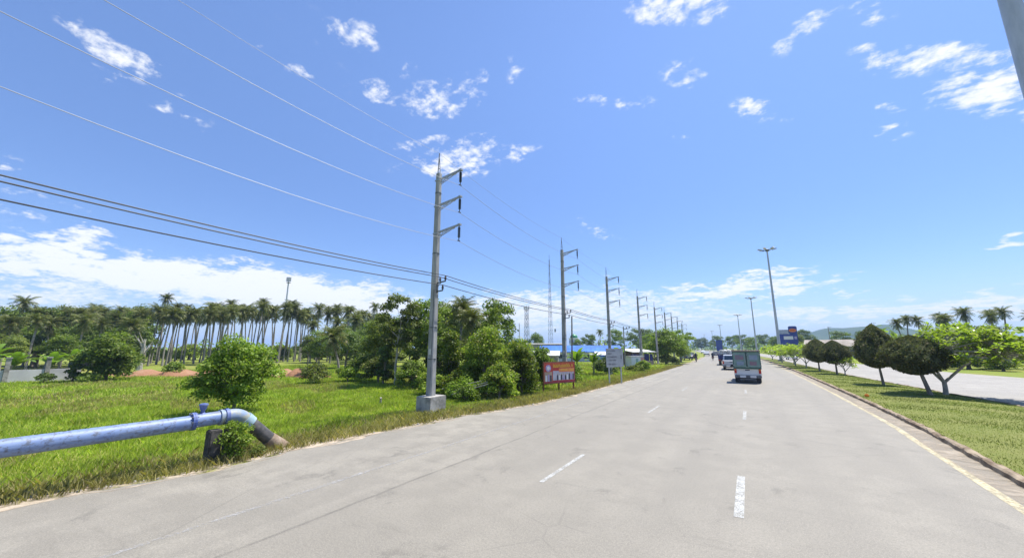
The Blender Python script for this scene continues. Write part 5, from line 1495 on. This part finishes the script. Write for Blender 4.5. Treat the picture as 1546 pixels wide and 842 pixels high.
house('blue_roof_hall', 'little white-roofed lean-to at the right end of the blue hall', -19.8, 61.5, blue_an, 3.6, 2.4, 1.4, 0.5, 'blue_sheet', 'white', nwin=1, over=0.3, gable=False)
house('flat_house', 'flat grey concrete house behind the blue hall, seen left of the second pole', -45.5, 88.4, blue_an, 11, 6, 3.5, 0.25, 'concrete_old', 'concrete', nwin=4, over=0.2, gable=False)
ub = thing('unfinished_house', 'row of bare concrete columns of an unfinished house above the blue roof', 'building', (-33.5, 92, 0), blue_an)
for k in range(5):
    MB().box((-3 + 1.5 * k, 0, 2.0), (0.35, 0.35, 4.2)).build('column', M['concrete'], ub)
MB().box((0, 0, 2.9), (7.0, 0.6, 0.3)).build('beam', M['concrete_old'], ub)
mq = thing('white_tower', 'small white tower with blue-trimmed windows and green dome', 'tower', (-42.5, 101.5, 0), blue_an)
MB().lathe((0, 0, 0), [(1.35, -0.1), (1.35, 5.0), (1.55, 5.05), (1.55, 5.25), (1.0, 5.3)], 8).build('shaft', M['white'], mq)
MB().lathe((0, 0, 5.28), [(1.05, 0), (1.1, 0.3), (0.9, 0.75), (0.5, 1.05), (0.08, 1.2)], 16).build('dome', M['dome_green'] if 'dome_green' in M else mat('dome_green', (0.05, 0.22, 0.10), 0.4), mq, smooth=True)
for k in range(8):
    a = 2 * math.pi * (k + 0.5) / 8
    for z in (2.6, 4.3):
        MB().box((1.26 * math.cos(a), 1.26 * math.sin(a), z), (0.14, 0.45, 0.85), Matrix.Rotation(a, 3, 'Z')).build('window', M['blue_sheet'], mq)
# shop with tin awning and dark blue tarpaulins
sh = thing('roadside_shop', 'open roadside shop with white tin awning and dark blue tarpaulins', 'shop', (-13.2, 57.5, gz(-13, 57)), R(62))
M['awning'] = mat('awning', (0.66, 0.65, 0.60), 0.6, (0.76, 0.75, 0.70), 2)
MB().box((0, 1.2, 2.2), (5.0, 3.0, 0.06), Matrix.Rotation(R(8), 3, 'X')).build('awning', M['awning'], sh)
for x_ in (-2.3, 0, 2.3):
    MB().box((x_, -0.1, 1.0), (0.08, 0.08, 2.1)).build('post', M['bark'], sh)
for k, (x_, w_) in enumerate(((-1.7, 1.2), (-0.4, 1.2), (0.9, 1.2), (1.95, 0.7))):
    MB().cbox((x_, 0.25, 0.92), (w_, 0.08, 1.65 - 0.15 * (k % 2)), 0.03).build('tarpaulin', M['navy'], sh)
MB().box((0, 2.4, 1.1), (4.8, 0.1, 2.3)).build('back_wall', M['tin_rusty'], sh)
MB().cbox((0.3, -0.35, 0.35), (2.2, 0.6, 0.75), 0.02).build('counter', M['bark'], sh)
# white and pink food cart
ct = thing('food_cart', 'white box food cart with pink end panel beside the grey sign', 'cart', (-11.9, 47.2, gz(-12, 47)), R(58))
MB().cbox((0, 0, 0.95), (2.0, 1.0, 1.15), 0.03).build('body', M['white'], ct)
MB().cbox((0, 0, 1.57), (2.15, 1.15, 0.08), 0.02).build('roof', M['tin'], ct)
MB().box((0.72, -0.515, 0.95), (0.5, 0.03, 0.95)).build('side_panel', mat('pink_panel', (0.62, 0.25, 0.20), 0.5, (0.66, 0.40, 0.34), 4), ct)
MB().box((-0.1, -0.515, 1.02), (0.35, 0.03, 0.55)).build('picture_panel', mat('mint_panel', (0.30, 0.45, 0.42), 0.5), ct)
for x_ in (-0.6, 0.6):
    for y_ in (-0.42, 0.42):
        MB().lathe((x_, y_, 0.27), [(0.10, -0.05), (0.27, -0.05), (0.29, 0), (0.27, 0.05), (0.10, 0.05)], 16, 'Y').build('wheel', M['rubber'], ct, smooth=True)
pt = thing('plastic_chair', 'orange-red plastic chair beside the food cart', 'chair', (-11.3, 49.6, gz(-11, 49)), R(40))
MB().cbox((0, 0, 0.45), (0.45, 0.45, 0.05), 0.01).build('seat', M['orange_red'] if 'orange_red' in M else mat('orange_red', (0.60, 0.10, 0.04), 0.5), pt)
MB().cbox((0, 0.21, 0.78), (0.45, 0.04, 0.55), 0.01).build('backrest', bpy.data.materials['orange_red'], pt)
for a in (-0.19, 0.19):
    for b in (-0.19, 0.19): MB().box((a, b, 0.21), (0.04, 0.04, 0.46)).build('leg', bpy.data.materials['orange_red'], pt)

# ---------------- signs and buildings on the right
bs = thing('sign_tower', 'dark blue sign tower with orange emblem beside the tallest lamp mast', 'sign', (11.8, 160, 0), R(-4))
MB().cbox((0, 0, 5.3), (5.6, 1.2, 3.8), 0.05).build('lower_board', M['navy_sign'] if 'navy_sign' in M else mat('navy_sign', (0.02, 0.04, 0.22), 0.4, (0.03, 0.06, 0.28), 1), bs)
MB().box((0.2, -0.62, 5.9), (2.6, 0.08, 1.1)).build('white_panel', M['print_white'], bs)  # plain white panel on the front of the lower board
MB().box((2.2, -0.62, 5.9), (0.7, 0.08, 0.9)).build('side_panel', M['print_violet'], bs)
MB().cbox((-1.2, 0, 7.95), (3.2, 1.1, 1.5), 0.05).build('upper_board', mat('sign_pale', (0.30, 0.33, 0.42), 0.4, (0.42, 0.44, 0.5), 2), bs)
MB().cbox((1.6, 0, 8.52), (2.4, 1.15, 2.64), 0.2).build('emblem_board', bpy.data.materials['navy_sign'], bs)
em = MB().lathe((0, 0, 0), [(0.05, -0.05), (0.9, -0.05), (0.9, 0.05), (0.05, 0.05)], 20, 'Y').build('emblem', M['orange'], bs)
em.location = (1.6, -0.64, 8.4); em.scale = (1.15, 1, 0.62)
MB().box((1.6, -0.72, 8.45), (1.3, 0.06, 0.22)).build('emblem_bar', M['red_paint'], bs)
for x_ in (-1.8, 1.8):
    MB().box((x_, 0.1, 1.8), (0.5, 0.5, 3.8)).build('leg', M['steel_dark'], bs)
tt = thing('blue_totem', 'narrow tall dark blue totem at the far end of the road', 'sign', (-14.9, 262, 0), R(3))
MB().cbox((0, 0, 3.9), (3.3, 0.6, 6.6), 0.08).build('board', bpy.data.materials['navy_sign'], tt)
for x_ in (-1, 1): MB().box((x_, 0.05, 0.4), (0.3, 0.3, 1.0)).build('leg', M['steel_dark'], tt)
MB().box((0, -0.32, 5.8), (2.4, 0.05, 0.9)).build('panel', M['car_blue'], tt)
house('long_house', 'long low house with pale tin roof behind the clipped pair of trees', 22.0, 128, R(-12), 17, 7, 2.9, 1.7, 'concrete', 'tin_rusty', nwin=5)
house('long_house', 'second low tin-roofed house nearer the hills', 33.0, 118, R(-14), 12, 7, 2.9, 1.6, 'white', 'tin_rusty', nwin=4)
house('long_house', 'distant pale roofed house at the left where the road vanishes', -53, 270, R(10), 16, 8, 3.2, 1.8, 'white', 'tin', nwin=5)
small_pole('thin power pole between the blue sign tower and the hills', 21.5, 150, 9.0, 0.14)
small_pole('second thin power pole in front of the hills', 29.5, 140, 9.4, 0.14)
small_pole('third thin power pole near the pear-shaped tree', 36, 128, 8.2, 0.14)
o = MB().cbox((0, 0, 0.06), (0.16, 0.16, 0.16), 0.04).build('marker_block', M['orange']); o.location = (4.75, 25.6, 0.12)
tag(o, 'small orange marker block at the kerb of the median', 'marker')

# stacked cut poles lying in the thicket, loose post in the grass
for k, (a, b) in enumerate((((-13.6, 14.9, 0.42), (-11.2, 15.6, 0.95)), ((-13.2, 14.7, 0.30), (-11.0, 15.3, 0.85)), ((-12.6, 14.5, 0.25), (-10.9, 15.2, 0.78)))):
    o = MB().tube([a, Vector(a).lerp(Vector(b), 0.5), b], [0.022, 0.02, 0.016], 6).build('bare_branch', M['bark_pale'], smooth=True)
    tag(o, ['longest bare branch leaning out of the thicket', 'middle bare branch leaning out of the thicket', 'shortest bare branch leaning out of the thicket'][k], 'branch')
o = MB().tube([(0, 0, -0.05), (0.12, -0.10, 0.32)], [0.05, 0.045], 8).build('stub_post', M['bark_pale'], smooth=True); o.location = (-14.6, 11.9, gz(-14.6, 11.9))
tag(o, 'short pale stub post leaning in the grass left of the first power pole', 'post')

# ---------------- vehicles
def wheel_parts(t, x, y, r=0.31, w=0.2):
    a = MB().lathe((0, 0, 0), [(r * 0.55, -w / 2), (r * 0.93, -w / 2), (r, -w * 0.3), (r, w * 0.3), (r * 0.93, w / 2), (r * 0.55, w / 2)], 20, 'X').build('tyre', M['rubber'], t, smooth=True)
    a.location = (x, y, r)
    MB().lathe((0, 0, 0), [(0.03, -w * 0.52), (r * 0.54, -w * 0.5), (r * 0.58, -w * 0.35), (r * 0.58, w * 0.35), (r * 0.54, w * 0.5), (0.03, w * 0.52)], 14, 'X').build('rim', M['chrome'], a)

def pickup(label, x, y, rz, paint, w=1.68, L=4.6, tail=True, group=None, canopy=False, name='pickup_truck'):
    """Pickup seen from behind: rear bumper at local y = 0, nose at y = L."""
    t = thing(name, label, 'pickup truck', (x, y, 0.0), rz, group)
    hw = w / 2
    # cab and nose, side profile extruded then narrowed towards the roof
    cab = MB()
    prof = [(1.75, 0.42), (1.75, 1.0), (1.85, 1.05), (2.1, 1.62), (2.35, 1.70), (3.0, 1.68), (3.55, 1.10), (L - 0.15, 0.98), (L, 0.85), (L, 0.42)]
    n = len(prof)
    V = []
    for sx in (-1, 1):
        for (py, pz) in prof:
            V.append((sx * hw * (1 - 0.14 * max(0, pz - 1.0) / 0.7), py, pz))
    F = [tuple(range(n)), tuple(reversed(range(n, 2 * n)))] + [(i, i + n, (i + 1) % n + n, (i + 1) % n) for i in range(n)]
    cab.add(V, F)
    cab.build('cab', paint, t)
    MB().add([(-hw * 0.80, 1.86, 1.10), (hw * 0.80, 1.86, 1.10), (hw * 0.75, 2.075, 1.58), (-hw * 0.75, 2.075, 1.58)], [(0, 1, 2, 3)]).build('rear_window', M['glass_dark'], t)
    for s in (-1, 1):
        MB().box((s * hw * 0.955, 2.6, 1.32), (0.03, 0.85, 0.36)).build('side_window', M['glass_dark'], t)
        m_ = MB(); m_.box((s * (hw + 0.10), 3.05, 1.12), (0.20, 0.08, 0.16)); m_.build('mirror', M['black'], t)
    bed = MB()
    bed.box((0, 0.9, 0.62), (w - 0.06, 1.72, 0.10))
    for s in (-1, 1):
        bed.cbox((s * (hw - 0.06), 0.9, 0.78), (0.12, 1.75, 0.62), 0.03)
    bed.build('bed', paint, t)
    tg = MB(); tg.cbox((0, 0.04, 0.80), (w - 0.26, 0.07, 0.50), 0.025)
    tgo = tg.build('tailgate', paint, t)
    MB().box((0, 0.0, 0.92), (0.28, 0.03, 0.06)).build('handle', M['black'], tgo)
    MB().cbox((0, -0.06, 0.46), (w - 0.02, 0.16, 0.18), 0.03).build('rear_bumper', M['bumper'], t)
    for s in (-1, 1):
        lt = MB(); lt.cbox((s * (hw - 0.085), 0.0, 0.86), (0.15, 0.08, 0.34), 0.015); lo = lt.build('tail_light', M['red_light'], t)
        MB().box((s * (hw - 0.085), -0.045, 0.93), (0.11, 0.02, 0.07)).build('indicator', M['amber'], lo)
    MB().box((-0.32, -0.15, 0.47), (0.36, 0.02, 0.16)).build('licence_plate', M['print_white'], t)
    MB().box((0.32, -0.15, 0.47), (0.36, 0.02, 0.16)).build('licence_plate', M['print_white'], t)
    MB().box((0, 1.9, 0.36), (w - 0.5, 3.4, 0.16)).build('chassis', M['black'], t)
    for s in (-1, 1):
        wheel_parts(t, s * (hw - 0.12), 0.72); wheel_parts(t, s * (hw - 0.12), L - 0.75)
    return t
M['bumper'] = mat('bumper', (0.10, 0.10, 0.105), 0.5, (0.2, 0.2, 0.2), 6)
M['pane_green'] = mat('pane_green', (0.13, 0.23, 0.20), 0.2, (0.20, 0.31, 0.28), 2.0, spec=0.6)
M['frame_green'] = mat('frame_green', (0.05, 0.12, 0.09), 0.5)
M['poster_pink'] = mat('poster_pink', (0.26, 0.16, 0.18), 0.5, (0.16, 0.18, 0.22), 6)
M['poster_pale'] = mat('poster_pale', (0.26, 0.32, 0.37), 0.5, (0.18, 0.24, 0.32), 5)
tk = pickup('white pickup carrying a tall green-framed display cabinet, nearest vehicle', -0.22, 32.6, 0.03, M['car_white'], 1.68, 4.5)
# display cabinet: a vehicle-mounted box with two glazed doors at the rear
cb = MB()
W2, zb, zt, ya, yb = 0.87, 1.06, 2.24, -0.12, 1.7
for sx in (-1, 1):
    for yy_ in (ya, yb): cb.box((sx * (W2 - 0.03), yy_ + (0.03 if yy_ == ya else -0.03), (zb + zt) / 2), (0.06, 0.06, zt - zb))
cb.box((0, ya + 0.03, zb + 0.033), (2 * W2 - 0.13, 0.06, 0.06)); cb.box((0, ya + 0.03, zt - 0.033), (2 * W2 - 0.13, 0.06, 0.06))
cb.box((0, ya + 0.03, (zb + zt) / 2), (0.055, 0.055, zt - zb - 0.14))
cb.box((0, (ya + yb) / 2, zb - 0.03), (2 * W2, yb - ya, 0.05))
cab_f = cb.build('cabinet_frame', M['frame_green'], tk)
for sx in (-1, 1):
    d_ = MB().box((sx * 0.435, ya + 0.035, (zb + zt) / 2), (0.76, 0.02, zt - zb - 0.14)).build('cabinet_door', M['pane_green'], tk)
    MB().box((sx * 0.43, ya + 0.018, zt - 0.42), (0.52, 0.012, 0.34)).build('poster', M['poster_pink' if sx < 0 else 'poster_pale'], d_)
    MB().box((sx * 0.40, ya + 0.018, zb + 0.34), (0.44, 0.012, 0.28)).build('poster', M['poster_pale' if sx < 0 else 'poster_pink'], d_)
    MB().box((sx * W2 * 0.975, (ya + yb) / 2, (zb + zt) / 2), (0.02, yb - ya - 0.13, zt - zb - 0.13)).build('cabinet_side', M['pane_green'], tk)
for sx in (-1, 1):
    for zz_ in (zb + 0.2, zt - 0.2):
        MB().box((sx * (W2 - 0.05), ya - 0.012, zz_), (0.09, 0.02, 0.05)).build('hinge', M['steel'], cab_f)
    MB().tube([(sx * 0.06, ya - 0.02, zb + 0.18), (sx * 0.06, ya - 0.02, zt - 0.18)], 0.014, 6).build('lock_bar', M['steel'], cab_f)
    MB().box((sx * 0.62, 0.02, 0.24), (0.26, 0.02, 0.30)).build('mudflap', M['rubber'], tk)
MB().box((0, yb - 0.05, (zb + zt) / 2), (2 * W2 - 0.14, 0.03, zt - zb - 0.1)).build('cabinet_back', M['pane_green'], tk)
MB().cbox((0, (ya + yb) / 2, zt + 0.05), (2 * W2 + 0.06, yb - ya + 0.1, 0.09), 0.02).build('cabinet_roof', mat('roof_brown', (0.25, 0.18, 0.16), 0.7, (0.35, 0.27, 0.22), 6), tk)
pickup('silver pickup partly hidden left of the cabinet pickup', -1.85, 50.2, 0.02, M['car_silver'], 1.75, 4.9)
# truck piled with white sacks
lt_ = thing('loaded_truck', 'truck piled high with white sacks ahead of the silver pickup', 'truck', (-2.95, 63.5, 0), 0.03)
MB().box((0, 2.0, 0.75), (1.95, 4.0, 0.22)).build('bed', M['steel_dark'], lt_)
for s in (-1, 1):
    MB().box((s * 0.95, 2.0, 1.2), (0.06, 4.0, 0.7)).build('side_board', M['navy'], lt_)
MB().box((0, 0.0, 1.15), (1.9, 0.06, 0.6)).build('tailgate', M['navy'], lt_)
MB().cbox((0, 4.9, 1.3), (1.9, 1.5, 1.7), 0.12).build('cab', M['car_white'], lt_)
for s in (-1, 1):
    for yy_ in (0.8, 4.8): wheel_parts(lt_, s * 0.82, yy_, 0.4, 0.26)
    MB().box((s * 0.8, -0.05, 0.75), (0.2, 0.06, 0.12)).build('tail_light', M['red_light'], lt_)
r_ = random.Random(9)
for k in range(22):
    row = 0 if k < 9 else 1 if k < 16 else 2
    o = MB().cbox((0, 0, 0), (0.62, 0.85, 0.36), 0.14).build('sack', M['sack'] if 'sack' in M else mat('sack', (0.50, 0.49, 0.46), 0.8, (0.66, 0.66, 0.63), 5), None, smooth=True)
    q = k if row == 0 else k - 9 if row == 1 else k - 16
    o.location = (-0.62 + 0.62 * (q % 3) * (1 - 0.14 * row) + 0.08 * row, 0.5 + 0.95 * (q // 3) + 0.1 * row, 1.2 + 0.42 * row + r_.uniform(0, 0.05))
    o.rotation_euler = (r_.uniform(-0.15, 0.15), r_.uniform(-0.2, 0.2), r_.uniform(-0.3, 0.3))
    wl_ = Matrix.Translation(lt_.location) @ Matrix.Rotation(0.03, 4, 'Z')
    o.matrix_world = wl_ @ o.matrix_basis
    tag(o, 'bulging white sack stacked on the loaded truck', 'sack', 'sacks on the loaded truck')

def car(label, x, y, rz, paint, L=4.2, w=1.68, h=1.45, name='car'):
    t = thing(name, label, 'car', (x, y, 0), rz)
    prof = [(0.0, 0.35), (0.0, 0.85), (0.12, 0.95), (0.55, h - 0.03), (1.0, h), (2.2, h - 0.03), (2.95, 0.98), (L - 0.2, 0.82), (L, 0.65), (L, 0.35)]
    n = len(prof); V = []
    for sx in (-1, 1):
        for (py, pz) in prof: V.append((sx * w / 2 * (1 - 0.2 * max(0, pz - 0.9) / 0.6), py, pz))
    F = [tuple(range(n)), tuple(reversed(range(n, 2 * n)))] + [(i, i + n, (i + 1) % n + n, (i + 1) % n) for i in range(n)]
    MB().add(V, F).build('body', paint, t)
    MB().add([(-w * 0.40, 0.155, 0.99), (w * 0.40, 0.155, 0.99), (w * 0.36, 0.52, h - 0.09), (-w * 0.36, 0.52, h - 0.09)], [(0, 1, 2, 3)]).build('rear_window', M['glass_dark'], t)
    MB().add([(-w * 0.38, 2.90, 1.03), (w * 0.38, 2.90, 1.03), (w * 0.35, 2.26, h - 0.05), (-w * 0.35, 2.26, h - 0.05)], [(0, 1, 2, 3)]).build('windscreen', M['glass_dark'], t)
    for s in (-1, 1):
        MB().box((s * w * 0.452, 1.5, 1.16), (0.03, 1.6, 0.30)).build('side_window', M['glass_dark'], t)
        MB().box((s * w * 0.41, -0.015, 0.78), (0.2, 0.05, 0.18)).build('tail_light', M['red_light'], t)
        MB().box((s * w * 0.38, L + 0.01, 0.66), (0.3, 0.05, 0.14)).build('headlight', M['print_white'], t)
        wheel_parts(t, s * (w / 2 - 0.1), 0.75, 0.3, 0.19); wheel_parts(t, s * (w / 2 - 0.1), L - 0.8, 0.3, 0.19)
    MB().box((0, -0.02, 0.45), (w - 0.1, 0.08, 0.16)).build('rear_bumper', M['bumper'], t)
    MB().box((0, -0.02, 0.68), (0.42, 0.03, 0.13)).build('licence_plate', M['print_white'], t)
    return t
car('dark car far ahead in the middle lane', -8.0, 122, 0.08, M['car_dark'])
car('pale car far ahead beside the dark car', -11.5, 135, 0.09, M['car_silver'])
car('white car far ahead where the road vanishes', -17.5, 190, 0.11, M['car_white'])
car('white car on the far carriageway behind the frangipani', 7.6, 104, math.pi + 0.05, M['car_white'])
car('blue car parked at the left roadside under the trees', -10.7, 86, 0.3, M['car_blue'])
car('dark car parked at the left roadside beyond the blue car', -11.8, 99, 0.2, M['car_dark'])

def body_mesh(name, joints, edges, radii, m_, parent=None):
    """One continuous figure grown over a joint skeleton."""
    me = bpy.data.meshes.new(name)
    me.from_pydata(joints, edges, [])
    o = link(name, me, parent)
    md = o.modifiers.new('skin', 'SKIN'); md.use_smooth_shade = True
    for i, r in enumerate(radii):
        me.skin_vertices[0].data[i].radius = (r, r)
    me.skin_vertices[0].data[0].use_root = True
    sb = o.modifiers.new('sub', 'SUBSURF'); sb.levels = 1; sb.render_levels = 1
    me.materials.append(m_)
    return o
def rider(label, x, y, rz, shirt):
    t = thing('person', label, 'person', (x, y, 0.0), rz)
    J = [(0, 0, 0.86), (0, 0.04, 1.10), (0, 0.10, 1.34), (0, 0.12, 1.47), (0, 0.13, 1.58),
         (-0.20, 0.12, 1.38), (-0.27, 0.26, 1.14), (-0.26, 0.50, 1.04), (0.20, 0.12, 1.38), (0.27, 0.26, 1.14), (0.26, 0.50, 1.04),
         (-0.13, 0.06, 0.82), (-0.17, 0.42, 0.74), (-0.15, 0.34, 0.36), (0.13, 0.06, 0.82), (0.17, 0.42, 0.74), (0.15, 0.34, 0.36), (-0.15, 0.46, 0.31), (0.15, 0.46, 0.31)]
    E = [(0, 1), (1, 2), (2, 3), (3, 4), (2, 5), (5, 6), (6, 7), (2, 8), (8, 9), (9, 10), (0, 11), (11, 12), (12, 13), (0, 14), (14, 15), (15, 16), (13, 17), (16, 18)]
    Rr = [0.15, 0.145, 0.15, 0.06, 0.07, 0.065, 0.05, 0.035, 0.065, 0.05, 0.035, 0.095, 0.075, 0.05, 0.095, 0.075, 0.05, 0.04, 0.04]
    body_mesh('body', J, E, Rr, shirt, t)
    MB().lathe((0, 0.13, 1.56), [(0.03, -0.06), (0.09, -0.03), (0.105, 0.05), (0.10, 0.12), (0.06, 0.18), (0.01, 0.20)], 14).build('helmet', M['white'], t, smooth=True)
    return t
def motorbike(label, x, y, rz, paint):
    t = thing('motorbike', label, 'motorbike', (x, y, 0.0), rz)
    for yy_ in (-0.45, 0.80):
        w_ = MB().lathe((0, yy_, 0.29), [(0.22, -0.045), (0.27, -0.05), (0.29, 0.0), (0.27, 0.05), (0.22, 0.045)], 20, 'X').build('tyre', M['rubber'], t, smooth=True)
        MB().lathe((0, yy_, 0.29), [(0.03, -0.03), (0.215, -0.02), (0.215, 0.02), (0.03, 0.03)], 14, 'X').build('rim', M['chrome'], w_)
    b = MB(); b.tube([(0, -0.65, 0.70), (0, -0.3, 0.66), (0, 0.1, 0.50), (0, 0.45, 0.52), (0, 0.62, 0.92)], [0.09, 0.14, 0.13, 0.12, 0.10], 10); b.build('body', paint, t, smooth=True)
    MB().cbox((0, -0.18, 0.77), (0.24, 0.68, 0.09), 0.03).build('seat', M['black'], t)
    MB().tube([(-0.32, 0.46, 1.02), (-0.1, 0.58, 1.0), (0.1, 0.58, 1.0), (0.32, 0.46, 1.02)], 0.018, 6).build('handlebar', M['steel_dark'], t)
    MB().tube([(0, 0.62, 0.9), (0, 0.80, 0.29)], 0.035, 6).build('fork', M['chrome'], t)
    MB().box((0, -0.72, 0.70), (0.14, 0.05, 0.09)).build('tail_light', M['red_light'], t)
    return t
motorbike('motorbike far ahead in the middle of the road', -6.3, 86.5, 0.06, M['car_dark'])
rider('person in dark clothes and white helmet riding the motorbike in mid road', -6.3, 86.5, 0.06, M['cloth_dark'])
motorbike('motorbike at the left edge of the road near the parked cars', -8.3, 76.5, 0.06, M['car_blue'])
rider('person in dark clothes riding the motorbike at the left road edge', -8.3, 76.5, 0.06, M['cloth_dark'])

# ---------------- the air: thin even haze round the whole place, the sky outside it
hzm = bpy.data.materials.new('haze_air'); hzm.use_nodes = True
ht = NT(hzm.node_tree)
pv = ht.n('ShaderNodeVolumePrincipled')
pv.inputs['Color'].default_value = (0.48, 0.68, 1.0, 1)
pv.inputs['Density'].default_value = 0.00032
pv.inputs['Anisotropy'].default_value = 0.0
ho = ht.n('ShaderNodeOutputMaterial')
ht.l(pv.outputs[0], ho.inputs['Volume'])
hb = MB(); hb.box((0, 800, 50), (13000, 14000, 108))
stuff(hb.build('haze', hzm), 'thin pale blue haze in the air', 'haze')

# ---------------- where alike things stand in a row, say which one of the row each is
def number_row(group, stem):
    row = sorted([o for o in scene.objects if o.get('group') == group], key=lambda o: math.atan2(o.location.x, o.location.y))
    words = ['first', 'second', 'third', 'fourth', 'fifth', 'sixth', 'seventh', 'eighth', 'ninth', 'tenth', 'eleventh', 'twelfth', 'thirteenth', 'fourteenth', 'fifteenth', 'sixteenth', 'seventeenth', 'eighteenth', 'nineteenth', 'twentieth', 'twenty-first', 'twenty-second', 'twenty-third', 'twenty-fourth']
    n = len(row)
    for i, o in enumerate(row):
        side, k = ('left', i) if i < (n + 1) // 2 else ('right', n - 1 - i)
        w_ = '' if k == 0 else words[k] + ' from the '
        o['label'] = stem + (', %s end of the row' % side if k == 0 else ', %s%s end' % (w_, side))
number_row('front row palms', 'slender bare-trunked coconut palm in the plantation front row')
number_row('short palms', 'short coconut palm among dark trees below the tall palms')
number_row('palms beyond the far carriageway', 'dark coconut palm above the hedge right of the far carriageway')
number_row('trees at the far left', 'dark broadleaf tree behind the grey boundary wall')
number_row('trees right of the vanishing road', 'distant tree right of the vanishing road')
number_row('hedge along the far carriageway', 'low hedge bush along the far carriageway')
number_row('trees of the right-hand green belt', 'leafy tree in the right-hand green belt')
number_row('trees behind the blue roof', 'tree behind the blue-roofed buildings')
number_row('wood between palms and power pole', 'leafy tree in the wood left of the power pole')
number_row('slim palms', 'slim small-crowned coconut palm among the taller plantation palms')
